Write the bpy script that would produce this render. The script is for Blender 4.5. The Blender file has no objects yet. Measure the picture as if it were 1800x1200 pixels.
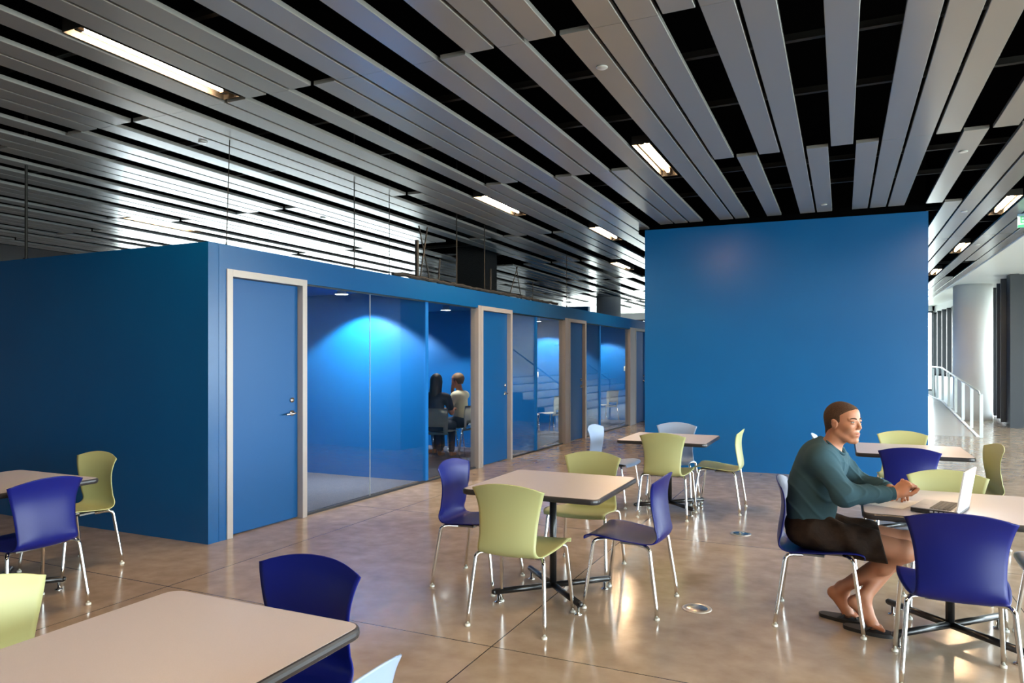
import bpy, bmesh, math, random
import numpy as np
from mathutils import Vector, Matrix
random.seed(4)
PI = math.pi
scene = bpy.context.scene
COL = scene.collection

# ------------------------------------------------------------------ camera
F_PX, VPX, HZ, CAM_H = 1260.0, 1480.0, 634.0, 1.52
YAW = math.atan((VPX - 900) / F_PX)
cam = bpy.data.cameras.new('camera')
cam.sensor_width = 36.0
cam.lens = F_PX / 1800 * 36
cam.shift_y = (HZ - 600) / 1800.0
cam.clip_end = 200
co = bpy.data.objects.new('camera', cam)
co.location = (0, 0, CAM_H)
co.rotation_euler = (PI / 2, 0, YAW)
COL.objects.link(co)
scene.camera = co

# ------------------------------------------------------------------ materials
def mat(name, col, rough=.5, metal=0.0, spec=.5, coat=0.0, sss=0.0):
    m = bpy.data.materials.new(name); m.use_nodes = True
    b = m.node_tree.nodes['Principled BSDF']
    b.inputs['Base Color'].default_value = (*col, 1)
    b.inputs['Roughness'].default_value = rough
    b.inputs['Metallic'].default_value = metal
    b.inputs['Specular IOR Level'].default_value = spec
    b.inputs['Coat Weight'].default_value = coat
    if sss:
        b.inputs['Subsurface Weight'].default_value = sss
        b.inputs['Subsurface Radius'].default_value = (.01, .004, .002)
    return m

def noise_col(m, c2, scale=20, fac=.5, stretch=(1, 1, 1), detail=4, lo=.35, hi=.65):
    """mix a second colour in by an object-space noise"""
    nt = m.node_tree; N, L = nt.nodes, nt.links; b = N['Principled BSDF']
    tc = N.new('ShaderNodeTexCoord'); mp = N.new('ShaderNodeMapping'); mp.inputs['Scale'].default_value = stretch
    no = N.new('ShaderNodeTexNoise'); no.inputs['Scale'].default_value = scale; no.inputs['Detail'].default_value = detail
    rp = N.new('ShaderNodeMapRange'); rp.inputs['From Min'].default_value = lo; rp.inputs['From Max'].default_value = hi
    rp.inputs['To Max'].default_value = fac
    mx = N.new('ShaderNodeMix'); mx.data_type = 'RGBA'
    mx.inputs['A'].default_value = b.inputs['Base Color'].default_value; mx.inputs['B'].default_value = (*c2, 1)
    L.new(tc.outputs['Object'], mp.inputs['Vector']); L.new(mp.outputs['Vector'], no.inputs['Vector'])
    L.new(no.outputs['Fac'], rp.inputs['Value']); L.new(rp.outputs['Result'], mx.inputs['Factor'])
    L.new(mx.outputs['Result'], b.inputs['Base Color'])
    return m

def bump(m, scale=200, dist=.001, strength=.4, stretch=(1, 1, 1), detail=2):
    nt = m.node_tree; N, L = nt.nodes, nt.links; b = N['Principled BSDF']
    tc = N.new('ShaderNodeTexCoord'); mp = N.new('ShaderNodeMapping'); mp.inputs['Scale'].default_value = stretch
    no = N.new('ShaderNodeTexNoise'); no.inputs['Scale'].default_value = scale; no.inputs['Detail'].default_value = detail
    bp = N.new('ShaderNodeBump'); bp.inputs['Distance'].default_value = dist; bp.inputs['Strength'].default_value = strength
    L.new(tc.outputs['Object'], mp.inputs['Vector']); L.new(mp.outputs['Vector'], no.inputs['Vector'])
    L.new(no.outputs['Fac'], bp.inputs['Height']); L.new(bp.outputs['Normal'], b.inputs['Normal'])
    return m

def emit(name, col, s):
    m = bpy.data.materials.new(name); m.use_nodes = True
    nt = m.node_tree; nt.nodes.clear()
    e = nt.nodes.new('ShaderNodeEmission'); e.inputs['Color'].default_value = (*col, 1); e.inputs['Strength'].default_value = s
    o = nt.nodes.new('ShaderNodeOutputMaterial'); nt.links.new(e.outputs[0], o.inputs[0])
    return m

def glass_mat(name, tint=(1, 1, 1), gain=1.0):
    m = bpy.data.materials.new(name); m.use_nodes = True
    nt = m.node_tree; nt.nodes.clear(); N, L = nt.nodes, nt.links
    t = N.new('ShaderNodeBsdfTransparent'); t.inputs['Color'].default_value = (*tint, 1)
    g = N.new('ShaderNodeBsdfGlossy'); g.inputs['Roughness'].default_value = .01
    f = N.new('ShaderNodeFresnel')
    gm = N.new('ShaderNodeNewGeometry'); io = N.new('ShaderNodeMapRange')
    io.inputs['To Min'].default_value = 1.5; io.inputs['To Max'].default_value = 1 / 1.5
    L.new(gm.outputs['Backfacing'], io.inputs['Value']); L.new(io.outputs['Result'], f.inputs['IOR'])
    mu = N.new('ShaderNodeMath'); mu.operation = 'MULTIPLY'; mu.inputs[1].default_value = gain; mu.use_clamp = True
    mx = N.new('ShaderNodeMixShader'); o = N.new('ShaderNodeOutputMaterial')
    L.new(f.outputs[0], mu.inputs[0]); L.new(mu.outputs[0], mx.inputs[0])
    L.new(t.outputs[0], mx.inputs[1]); L.new(g.outputs[0], mx.inputs[2]); L.new(mx.outputs[0], o.inputs[0])
    return m

M = {}
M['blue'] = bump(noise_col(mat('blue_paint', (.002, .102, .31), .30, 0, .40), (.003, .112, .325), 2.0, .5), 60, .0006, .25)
M['blue_door'] = mat('blue_door_paint', (.001, .072, .235), .4, 0, .35)  # door blue darkened with its wall, weaker light put into the colour
M['blue_shaded'] = bump(noise_col(mat('shaded_blue_paint', (.001, .070, .225), .26, 0, .42), (.001, .078, .24), 2.0, .5), 60, .0006, .25)  # tall wall's blue darkened; the room block's weaker light put into the colour
M['blue_in'] = mat('blue_room_paint', (.001, .125, .43), .5, 0, .3)
M['frame'] = mat('door_frame_metal', (.37, .345, .33), .4, .2)
M['chrome'] = mat('chrome', (.78, .77, .75), .09, 1)
M['steel'] = mat('satin_steel', (.62, .58, .54), .25, 1)
M['black'] = mat('black_metal', (.008, .008, .009), .28, 0, .6)
M['edge'] = mat('black_edge_vinyl', (.022, .022, .026), .33, 0, .5)
M['lam'] = noise_col(mat('table_laminate', (.53, .515, .57), .30, 0, .5), (.49, .47, .515), 300, .5)
M['navy'] = bump(mat('navy_plastic', (.003, .008, .140), .38, 0, .32), 900, .0003, .25)
M['lime'] = bump(mat('lime_plastic', (.43, .455, .215), .42, 0, .45), 900, .0003, .25)
M['sky'] = bump(mat('pale_blue_plastic', (.27, .37, .55), .4, 0, .45), 900, .0003, .25)
M['white_pl'] = mat('white_plastic', (.72, .73, .66), .4)
M['under'] = mat('grey_seat_bracket', (.22, .21, .19), .4, .3)
M['panel'] = mat('satin_grey_panel', (.35, .345, .34), .24, .36, .5)
M['deck'] = mat('black_deck', (.003, .003, .0035), 1, 0, 0)
M['rail_dk'] = mat('dark_rail', (.02, .018, .016), .6, .5)
M['white'] = mat('white_paint', (.86, .87, .87), .45)
M['soffit'] = mat('white_soffit', (.82, .85, .83), .35)
M['greywall'] = mat('grey_paint', (.30, .30, .31), .6)
M['charcoal'] = mat('charcoal_metal', (.028, .033, .040), .45, .2)
M['colm'] = mat('pale_column_paint', (.62, .64, .66), .4)
M['carpet'] = bump(noise_col(mat('blue_grey_carpet', (.115, .14, .20), .95, 0, .05), (.07, .09, .14), 90, .8), 500, .004, .6)
M['glass'] = glass_mat('partition_glass', (.95, .97, .98), 1.0)
M['winglass'] = glass_mat('window_glass', (.95, .98, .98))
M['tube'] = emit('warm_tube', (1, .67, .38), 270)
M['disc'] = emit('downlight_lens', (1, .97, .9), 26)
M['reflector'] = mat('lamp_reflector', (.06, .04, .022), .6, .0)
M['foam'] = bump(mat('dark_foam', (.012, .012, .013), .9), 60, .01, 1)
M['cover'] = mat('sprinkler_cover', (.55, .56, .57), .4)
M['rampfloor'] = mat('pale_ramp_concrete', (.48, .47, .45), .2, 0, .5)
M['railm'] = mat('pale_rail_paint', (.55, .62, .62), .35, .2)
M['green'] = mat('exit_green', (.02, .35, .16), .4)
M['exitbody'] = mat('exit_body', (.25, .42, .55), .4)
M['paper'] = mat('paper', (.85, .85, .86), .6)
M['laptop_w'] = mat('laptop_white', (.78, .80, .83), .3, .1)
M['laptop_s'] = mat('laptop_silver', (.42, .45, .50), .35, .6)
M['laptop_k'] = mat('laptop_black', (.012, .012, .014), .4)
M['outlet'] = mat('floor_outlet_metal', (.62, .60, .57), .3, .8)
M['switch'] = mat('switch_plate', (.75, .72, .62), .4)

def floor_mat():
    m = mat('polished_concrete', (.31, .245, .185), .13, 0, .5)
    nt = m.node_tree; N, L = nt.nodes, nt.links; b = N['Principled BSDF']
    tc = N.new('ShaderNodeTexCoord')
    n1 = N.new('ShaderNodeTexNoise'); n1.inputs['Scale'].default_value = .9; n1.inputs['Detail'].default_value = 6; n1.inputs['Roughness'].default_value = .62
    n2 = N.new('ShaderNodeTexNoise'); n2.inputs['Scale'].default_value = 7; n2.inputs['Detail'].default_value = 6
    n1.inputs['Distortion'].default_value = .6
    L.new(tc.outputs['Object'], n1.inputs['Vector']); L.new(tc.outputs['Object'], n2.inputs['Vector'])
    ad = N.new('ShaderNodeMath'); ad.operation = 'ADD'
    L.new(n1.outputs['Fac'], ad.inputs[0]); L.new(n2.outputs['Fac'], ad.inputs[1])
    cr = N.new('ShaderNodeValToRGB')
    cr.color_ramp.elements[0].position = .38; cr.color_ramp.elements[0].color = (.31, .238, .172, 1)
    cr.color_ramp.elements[1].position = .64; cr.color_ramp.elements[1].color = (.43, .35, .27, 1)
    hf = N.new('ShaderNodeMath'); hf.operation = 'MULTIPLY'; hf.inputs[1].default_value = .5
    L.new(ad.outputs[0], hf.inputs[0]); L.new(hf.outputs[0], cr.inputs['Fac'])
    sx = N.new('ShaderNodeSeparateXYZ'); L.new(tc.outputs['Object'], sx.inputs[0])
    last = None
    for ax, vals in (('X', (-9.0, -6.56, -4.13, -1.695, 1.0, 3.45)), ('Y', (-2.0, .75, 3.42, 6.15, 9.0, 12, 15))):
        for v in vals:
            c = N.new('ShaderNodeMath'); c.operation = 'COMPARE'; c.inputs[1].default_value = v; c.inputs[2].default_value = .0035
            L.new(sx.outputs[ax], c.inputs[0])
            if last is None: last = c.outputs[0]
            else:
                a = N.new('ShaderNodeMath'); a.operation = 'MAXIMUM'
                L.new(last, a.inputs[0]); L.new(c.outputs[0], a.inputs[1]); last = a.outputs[0]
    mx = N.new('ShaderNodeMix'); mx.data_type = 'RGBA'; mx.inputs['B'].default_value = (.055, .04, .03, 1)
    L.new(last, mx.inputs['Factor']); L.new(cr.outputs['Color'], mx.inputs['A']); L.new(mx.outputs['Result'], b.inputs['Base Color'])
    rr = N.new('ShaderNodeMapRange'); rr.inputs['From Min'].default_value = .3; rr.inputs['From Max'].default_value = .7
    rr.inputs['To Min'].default_value = .10; rr.inputs['To Max'].default_value = .24
    L.new(n2.outputs['Fac'], rr.inputs['Value']); L.new(rr.outputs['Result'], b.inputs['Roughness'])
    bp = N.new('ShaderNodeBump'); bp.inputs['Distance'].default_value = .004; bp.inputs['Strength'].default_value = .12
    L.new(n1.outputs['Fac'], bp.inputs['Height']); L.new(bp.outputs['Normal'], b.inputs['Normal'])
    return m
M['floor'] = floor_mat()

# ------------------------------------------------------------------ helpers
def obj(name, bm, material, parent=None, smooth=False):
    me = bpy.data.meshes.new(name)
    bm.normal_update()
    bm.to_mesh(me); bm.free()
    if material: me.materials.append(M[material] if isinstance(material, str) else material)
    if smooth:
        me.polygons.foreach_set('use_smooth', [True] * len(me.polygons))
    o = bpy.data.objects.new(name, me); COL.objects.link(o)
    if parent: o.parent = parent
    return o

def tag(o, label=None, cat=None, group=None, kind=None):
    if label: o['label'] = label
    if cat: o['category'] = cat
    if group: o['group'] = group
    if kind: o['kind'] = kind
    return o

def empty(name, loc=(0, 0, 0), rz=0, label=None, cat=None, group=None, kind=None):
    o = bpy.data.objects.new(name, None); COL.objects.link(o)
    o.location = loc; o.rotation_euler = (0, 0, rz)
    o.empty_display_size = .1
    return tag(o, label, cat, group, kind)

def dup(root, loc, rz, label=None, group=None, mats=None):
    def cp(o, par):
        c = o.copy(); COL.objects.link(c); c.parent = par
        if mats and o.type == 'MESH' and o.data.materials and o.data.materials[0].name in mats:
            new = mats[o.data.materials[0].name]
            key = o.data.name + new
            if key not in _mcache:
                d = o.data.copy(); d.materials[0] = M[new]; _mcache[key] = d
            c.data = _mcache[key]
        for ch in o.children:
            if ch.name in _frozen: continue
            cp(ch, c)
        return c
    r = cp(root, None)
    r.location = loc; r.rotation_euler = (0, 0, rz)
    if label: r['label'] = label
    if group: r['group'] = group
    return r
_mcache = {}; _frozen = set()

def bx(bm, x0, x1, y0, y1, z0, z1, bev=0):
    r = bmesh.ops.create_cube(bm, size=1)
    vs = r['verts']
    for v in vs:
        v.co = Vector(((x0 + x1) / 2 + v.co.x * (x1 - x0), (y0 + y1) / 2 + v.co.y * (y1 - y0), (z0 + z1) / 2 + v.co.z * (z1 - z0)))
    if bev:
        es = list({e for v in vs for e in v.link_edges})
        bmesh.ops.bevel(bm, geom=es, offset=bev, segments=2, affect='EDGES', profile=.7)

def tube(bm, pts, r, seg=10, cap=True, r_end=None):
    """tube along a polyline, with mitred rings"""
    pts = [Vector(p) for p in pts]
    n = len(pts); rings = []
    t0 = (pts[1] - pts[0]).normalized()
    up = Vector((0, 0, 1)) if abs(t0.z) < .9 else Vector((1, 0, 0))
    nrm = t0.cross(up).normalized()
    for i, p in enumerate(pts):
        if i == 0: t = t0
        elif i == n - 1: t = (pts[-1] - pts[-2]).normalized()
        else: t = ((pts[i] - pts[i - 1]).normalized() + (pts[i + 1] - pts[i]).normalized()).normalized()
        nrm = (nrm - t * nrm.dot(t)).normalized(); b = t.cross(nrm)
        rr = r if r_end is None else r + (r_end - r) * i / (n - 1)
        rings.append([bm.verts.new(p + (nrm * math.cos(a) + b * math.sin(a)) * rr) for a in (2 * PI * k / seg for k in range(seg))])
    for a, b in zip(rings, rings[1:]):
        for k in range(seg):
            bm.faces.new((a[k], a[(k + 1) % seg], b[(k + 1) % seg], b[k]))
    if cap:
        bm.faces.new(rings[0][::-1]); bm.faces.new(rings[-1])

def smooth_path(pts, it=2):
    pts = [Vector(p) for p in pts]
    for _ in range(it):
        o = [pts[0]]
        for a, b in zip(pts, pts[1:]):
            o += [a * .75 + b * .25, a * .25 + b * .75]
        o.append(pts[-1]); pts = o
    return pts

def lathe(bm, prof, cx=0, cy=0, seg=24):
    """prof: list of (r, z); closed on the axis when r == 0"""
    rings = []
    for r, z in prof:
        if r < 1e-6: rings.append([bm.verts.new((cx, cy, z))])
        else: rings.append([bm.verts.new((cx + r * math.cos(2 * PI * k / seg), cy + r * math.sin(2 * PI * k / seg), z)) for k in range(seg)])
    for a, b in zip(rings, rings[1:]):
        for k in range(seg):
            k2 = (k + 1) % seg
            if len(a) == 1 and len(b) == 1: continue
            if len(a) == 1: bm.faces.new((a[0], b[k2], b[k]))
            elif len(b) == 1: bm.faces.new((a[k], a[k2], b[0]))
            else: bm.faces.new((a[k], a[k2], b[k2], b[k]))

def prism(bm, poly, z0, z1):
    a = [bm.verts.new((x, y, z0)) for x, y in poly]; b = [bm.verts.new((x, y, z1)) for x, y in poly]
    n = len(poly)
    bm.faces.new(a[::-1]); bm.faces.new(b)
    for i in range(n): bm.faces.new((a[i], a[(i + 1) % n], b[(i + 1) % n], b[i]))

def rrect(w, d, r, n=5):
    out = []
    for cx, cy, a0 in ((w / 2 - r, d / 2 - r, 0), (-w / 2 + r, d / 2 - r, 90), (-w / 2 + r, -d / 2 + r, 180), (w / 2 - r, -d / 2 + r, 270)):
        for k in range(n + 1):
            a = math.radians(a0 + 90 * k / n); out.append((cx + r * math.cos(a), cy + r * math.sin(a)))
    return out

def S(name, m, *boxes, parent=None, kind='structure', bev=0):
    bm = bmesh.new()
    for b in boxes: bx(bm, *b, bev=bev)
    o = obj(name, bm, m, parent)
    if parent is None: o['kind'] = kind
    return o

# ------------------------------------------------------------------ shell
S('floor', 'floor', (-24, 9, -6.2, 31, -.12, 0))
CEIL = 3.46
DECK = 4.35
S('ceiling', 'deck', (-24, 2.62, -6.2, 31, DECK, DECK + .12))

# tall blue wall (a free-standing block) --------------------------------
bm = bmesh.new()
prism(bm, [(-2.58, 10.19), (.985, 10.36), (.80, 13.6), (-2.75, 13.6)], 0, 3.40)
obj('wall_center', bm, 'blue')['kind'] = 'structure'
S('trim_1', 'deck', (-2.60, .97, 10.45, 10.52, 3.40, DECK), (-2.74, -2.62, 10.45, 13.5, 3.40, DECK), (.78, .90, 10.5, 13.5, 3.40, DECK))

# low blue room block ----------------------------------------------------
P0 = Vector((-4.763, 4.336, 0)); DIR = Vector((.02, 1, 0)).normalized(); NRM = Vector((DIR.y, -DIR.x, 0))
ANG = math.atan2(DIR.y, DIR.x) - PI / 2
BOXH = 2.508
corr = Matrix.Translation(P0) @ Matrix.Rotation(ANG, 4, 'Z')   # local x: out of the wall, y: along it
def C(name, m, *boxes, parent=None, kind=None, bev=0, smooth=False):
    """boxes in the corridor wall's own frame"""
    bm = bmesh.new()
    for b in boxes: bx(bm, *b, bev=bev)
    bm.transform(corr)
    o = obj(name, bm, m, parent)
    if kind: o['kind'] = kind
    return o
LEN = 14.9
GT = 2.27    # glass head height
C('wall_right', 'blue_shaded', (-.12, 0, .11, .19, 0, BOXH), (-.12, 0, .19, LEN, 2.305, BOXH), (-.12, 0, 13.66, LEN, 0, 2.305),
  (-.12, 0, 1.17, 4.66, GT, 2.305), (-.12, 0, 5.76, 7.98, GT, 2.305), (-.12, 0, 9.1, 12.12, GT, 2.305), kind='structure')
S('wall_front', 'blue_shaded', (-8.3, -4.763, 4.336, 4.446, 0, BOXH))
S('wall_left', 'blue_shaded', (-8.3, -8.18, 4.446, 19.2, 0, BOXH))
S('wall_back', 'blue_shaded', (-8.18, -4.6, 19.2, 19.3, 0, BOXH))
S('ceiling', 'blue_in', (-8.3, -4.86, 4.446, 19.2, 2.40, 2.44))
S('floor', 'carpet', (-8.18, -4.86, 4.446, 19.2, .0, .008))
for k, yy in enumerate((7.76, 11.15, 14.44, 17.9)):
    S('wall_%s' % ('first', 'second', 'third', 'fourth')[k], 'blue_in', (-8.18, -4.80 + .02 * (yy - 4.336), yy - .07, yy, .008, 2.40))
for k, (a, b) in enumerate(((4.446, 7.69), (7.76, 11.08), (11.15, 14.37), (14.44, 17.83))):
    S('wall_inner', 'blue_in', (-8.18, -8.17, a, b, .008, 2.40))

# doors in the corridor wall
def door(n, s0, s1, x_hand=None):
    root = empty('door_%d' % n, kind='structure')
    w = .062
    C('door_frame', 'frame', (-.13, .012, s0, s0 + w, 0, 2.305), (-.13, .012, s1 - w, s1, 0, 2.305), (-.13, .012, s0 + w, s1 - w, 2.243, 2.305),
      (-.115, -.095, s0 + w, s0 + w + .016, 0, 2.243), (-.115, -.095, s1 - w - .016, s1 - w, 0, 2.243), parent=root, bev=.003)
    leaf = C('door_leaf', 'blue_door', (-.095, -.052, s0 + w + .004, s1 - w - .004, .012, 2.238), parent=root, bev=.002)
    hx, hy, hz = -.052, s1 - w - .085, 1.02
    bm = bmesh.new()
    tube(bm, [(hx, hy, hz), (hx + .012, hy, hz)], .027, 20)
    tube(bm, smooth_path([(hx + .010, hy, hz), (hx + .05, hy, hz), (hx + .056, hy - .01, hz), (hx + .054, hy - .06, hz - .003), (hx + .048, hy - .115, hz - .006)]), .009, 12)
    bm.transform(corr); obj('door_handle', bm, 'steel', root, True)
    bm = bmesh.new(); tube(bm, [(hx, hy, hz + .125), (hx + .014, hy, hz + .125)], .024, 20); tube(bm, [(hx + .013, hy, hz + .125), (hx + .02, hy, hz + .125)], .013, 16)
    bm.transform(corr); obj('deadbolt', bm, 'steel', root, True)
door(1, .19, 1.17); door(2, 4.74, 5.76); door(3, 8.18, 9.10); door(4, 12.55, 13.6)

wn = [0]
def glazing(s0, s1, joints):
    wn[0] += 1
    root = empty('window_%d' % wn[0], kind='structure')
    C('window_frame', 'charcoal', (-.075, -.035, s0, s1, 0, .02), (-.075, -.035, s0, s1, GT - .012, GT), parent=root)
    e = [s0] + joints + [s1]
    for j in joints: C('pane_joint', 'railm' if j == 2.25 else 'black', (-.0595, -.0505, j - .0025, j + .0025, .02, GT - .012), parent=root)
    for a, b in zip(e, e[1:]):
        C('pane', 'glass', (-.060, -.050, a + .003, b - .003, .02, GT - .012), parent=root)
glazing(1.17, 4.66, [2.25, 3.40]); glazing(5.76, 7.98, [6.82]); glazing(9.10, 12.12, [10.10])
for k, (a, b) in enumerate(((4.66, 4.74), (7.98, 8.18), (12.12, 12.55))):
    C('trim_%d' % (k + 2), 'frame', (-.12, .008, a + .004, b - .004, 0, 2.305), kind='structure', bev=.003)
# partition ends that meet the glass
# downlights inside the rooms
def downlight(x, y, spot, energy, label, ang=115):
    r = empty('downlight', (x, y, 2.40), label=label, cat='ceiling light', group='round downlights in the glass-fronted rooms')
    bm = bmesh.new(); lathe(bm, [(.055, 0), (.055, -.05), (.088, -.055), (.09, -.066), (.078, -.066), (.078, -.058), (.055, -.055)])
    obj('trim_ring', bm, 'white_pl', r, True)
    bm = bmesh.new(); lathe(bm, [(0, -.064), (.077, -.064), (.077, -.060), (0, -.060)])
    obj('lens', bm, 'disc', r, True)
    l = bpy.data.lights.new('downlight_lamp', 'SPOT'); l.energy = energy * 4; l.color = (1, .93, .82); l.spot_size = math.radians(ang); l.spot_blend = .25
    l.shadow_soft_size = .07
    o = bpy.data.objects.new('downlight_lamp', l); COL.objects.link(o); o.location = (x, y, 2.40 - .075)
    o.rotation_euler = (math.radians(spot), 0, 0)
downlight(-5.58, 7.12, 14, 85, 'round lit downlight high in the nearest glass-fronted room')
downlight(-5.80, 10.05, 0, 30, 'round lit downlight above the seated pair in the second room')
downlight(-7.45, 10.35, 25, 70, 'round downlight hidden behind the partition, washing the wall by the seated pair')
downlight(-5.75, 13.75, 10, 60, 'round lit downlight in the third room, over the white chair')
downlight(-5.55, 17.1, 10, 60, 'round downlight in the farthest glass-fronted room')
# light switch
def switch(x, y, z, label):
    r = empty('light_switch', (x, y, z), label=label, cat='light switch', group='wall switches in the rooms')
    bm = bmesh.new(); bx(bm, -.04, .04, -.008, 0, -.06, .06, .002); obj('plate', bm, 'switch', r)
    bm = bmesh.new(); bx(bm, -.012, .012, -.014, -.008, -.025, .025, .002); obj('rocker', bm, 'white_pl', r)
switch(-6.02, 14.37, 1.22, 'cream wall switch behind the glass just right of the second door')
switch(-5.02, 17.83, 1.32, 'pale wall switch at the seam of the farthest glass wall')

# rear hall: columns, dark shaft, far walls -------------------------------
def column(name, x, y, r, z1, m, kind='structure'):
    bm = bmesh.new(); lathe(bm, [(0, 0), (r, 0), (r, z1), (0, z1)], x, y, 48)
    o = obj(name, bm, m)
    for p in o.data.polygons:
        p.use_smooth = len(p.vertices) == 4
    o['kind'] = kind; return o
column('column_rear', -9.6, 16.9, .42, DECK, 'colm')
column('column_far', -6.53, 21.3, .375, DECK, 'colm')
column('column_right', 3.08, 21.9, .44, 3.5, 'white')
S('shaft_wall', 'foam', (-6.55, -5.98, 11.75, 12.3, BOXH, DECK))
S('wall_far_blue', 'blue', (-9.6, -7.4, 21.9, 22.1, 0, 3.27))

# ------------------------------------------------------------------ outer walls with real window openings
wnum = [10]
def window_wall(name, a, b, z0, z1, h, n, m='greywall', mull='charcoal', fin=.12, mw=.05, t=.14, portal=True, trans=0):
    """wall from a to b (x, y), opening z0..z1 split in n lights; inside is to the left of a->b"""
    a, b = Vector((*a, 0)), Vector((*b, 0)); L = (b - a).length
    ang = math.atan2((b - a).y, (b - a).x)
    T = Matrix.Translation(a) @ Matrix.Rotation(ang, 4, 'Z')   # local x along, y to inside
    def lb(nm, mm, boxes, parent=None):
        bm = bmesh.new()
        for q in boxes: bx(bm, *q)
        bm.transform(T); o = obj(nm, bm, mm, parent)
        if parent is None: o['kind'] = 'structure'
        return o
    bs = [(0, L, -t, 0, z1, h)]
    if z0 > .02: bs.append((0, L, -t, 0, 0, z0))
    bs += [(-.1, .06, -t, 0, 0, h), (L - .06, L + .1, -t, 0, 0, h)]
    lb(name, m, bs)
    wnum[0] += 1
    root = empty('window_%d' % wnum[0], kind='structure')
    fr = [(.06, L - .06, -t * .8, -.02, z0, z0 + .06), (.06, L - .06, -t * .8, -.02, z1 - .06, z1)]
    for i in range(n + 1):
        x = .06 + (L - .12) * i / n
        fr.append((x - mw / 2, x + mw / 2, -t * .8, fin, z0, z1))
    if trans: fr.append((.06, L - .06, -t * .8, -.03, trans - .03, trans + .03))
    lb('window_frame', mull, fr, root)
    lb('pane', 'winglass', [(.06, L - .06, -t * .5, -t * .5 + .008, z0 + .06, z1 - .06)], root)
    if portal:
        l = bpy.data.lights.new('daylight_portal', 'AREA'); l.shape = 'RECTANGLE'; l.size = L - .12; l.size_y = z1 - z0
        l.cycles.is_portal = True
        o = bpy.data.objects.new('daylight_portal', l); COL.objects.link(o)
        mid = T @ Vector((L / 2, -t - .02, (z0 + z1) / 2))
        inn = (T.to_3x3() @ Vector((0, 1, 0)))
        o.matrix_world = Matrix.Translation(mid) @ (-inn).to_track_quat('Z', 'Y').to_matrix().to_4x4()
# far hall on the left, behind the low blue rooms
window_wall('wall_rear_left', (-10.9, 17.6), (-18.5, 13.6), .0, 3.25, DECK, 8, fin=.02)
S('wall_side_left', 'greywall', (-18.7, -18.5, -6.2, 13.7, 0, DECK))
S('wall_return', 'greywall', (-11.1, -10.9, 17.6, 29, 0, DECK))
window_wall('wall_far', (-5.2, 29.6), (-10.9, 29.6), .0, 3.25, DECK, 5, m='white', fin=.02)
S('wall_far_middle', 'blue', (-5.1, 1.2, 29.6, 29.8, 0, DECK))
# right side: soffit, glazed walls
S('ceiling', 'soffit', (2.56, 9.5, -6.2, 31, 3.48, 3.60))
S('trim_5', 'soffit', (2.54, 2.62, -6.2, 31, 3.44, 3.49))
S('trim_8', 'deck', (2.56, 2.64, -6.2, 31, 3.60, DECK))
bm = bmesh.new(); prism(bm, [(3.62, 19.55), (7.6, 19.55), (7.6, 19.8), (3.45, 19.8), (3.45, 19.4), (3.62, 19.4)], 0, 3.48)
obj('wall_vestibule', bm, 'charcoal')['kind'] = 'structure'
S('trim_6', 'charcoal', (3.62, 3.66, 19.50, 19.55, 0, 3.48), (4.1, 4.14, 19.51, 19.55, 0, 3.48), (4.9, 4.94, 19.51, 19.55, 0, 3.48))
window_wall('wall_right_mid', (3.50, 19.8), (3.98, 24.6), .10, 3.42, 3.48, 4, m='charcoal', fin=.16, mw=.09, t=.10)
window_wall('wall_right_far', (3.35, 24.75), (3.02, 29.6), 1.0, 3.25, 3.48, 6, m='white', fin=.08, mw=.09, t=.14)
window_wall('wall_far_added_window', (3.0, 29.6), (1.2, 29.6), .45, 3.3, DECK, 2, m='white', fin=.02)  # window added to a daylit plain wall, to brighten the aisle
window_wall('wall_right_near', (7.6, -5.9), (7.6, 19.5), .10, 3.3, 3.48, 16, m='white', fin=.05, mw=.07, trans=0)
window_wall('wall_behind', (5.5, -6.0), (7.5, -6.0), .5, 3.0, DECK, 4, m='greywall', fin=.02)
S('wall_behind_left', 'greywall', (-18.6, 5.4, -6.2, -6.0, 0, DECK))

# stair and landing behind the tall wall, seen only as a reflection in the glass
for i in range(6):
    S('wall_stair', 'blue', (-2.75 + .30 * i, -.95, 16.4, 24.5, .18 * i, .18 * (i + 1)))
S('wall_stair_back', 'blue', (-.95, -.80, 16.2, 24.5, 0, 3.2))
for yy in (16.6, 20.4):
    bm = bmesh.new(); tube(bm, [(-2.75, yy, 0), (-2.75, yy, .95), (-1.2, yy, 2.0), (-.98, yy, 2.0)], .02, 8)
    tube(bm, [(-1.2, yy, 1.08), (-1.2, yy, 2.0)], .02, 8)
    obj('trim_90', bm, 'blue')['kind'] = 'structure'

# ramp + landing + railing (right, beyond the tall blue wall)
bm = bmesh.new()
pr = [(16.9, 0), (22.7, .43), (29.6, .43), (29.6, -.02), (16.9, -.02)]
va = [bm.verts.new((.9, y, z)) for y, z in pr]; vb = [bm.verts.new((2.44, y, z)) for y, z in pr]
bm.faces.new(va); bm.faces.new(vb[::-1])
for i in range(5): bm.faces.new((va[i], vb[i], vb[(i + 1) % 5], va[(i + 1) % 5]))
obj('floor_ramp', bm, 'rampfloor')['kind'] = 'structure'
bm = bmesh.new()
pr = [(16.9, .0), (16.9, .015), (22.7, .45), (29.6, .45), (29.6, 0)]
va = [bm.verts.new((2.44, y, z)) for y, z in pr]; vb = [bm.verts.new((2.50, y, z)) for y, z in pr]
bm.faces.new(va); bm.faces.new(vb[::-1])
for i in range(5): bm.faces.new((va[i], vb[i], vb[(i + 1) % 5], va[(i + 1) % 5]))
obj('trim_7', bm, 'white')['kind'] = 'structure'
rail = empty('ramp_railing', (2.5, 16.73, 0), label='pale metal handrail with flat posts beside the ramp past the tall blue wall', cat='railing')
def rampz(y): return max(0, min(.43, (y - 16.9) / 5.8 * .43))
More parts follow.
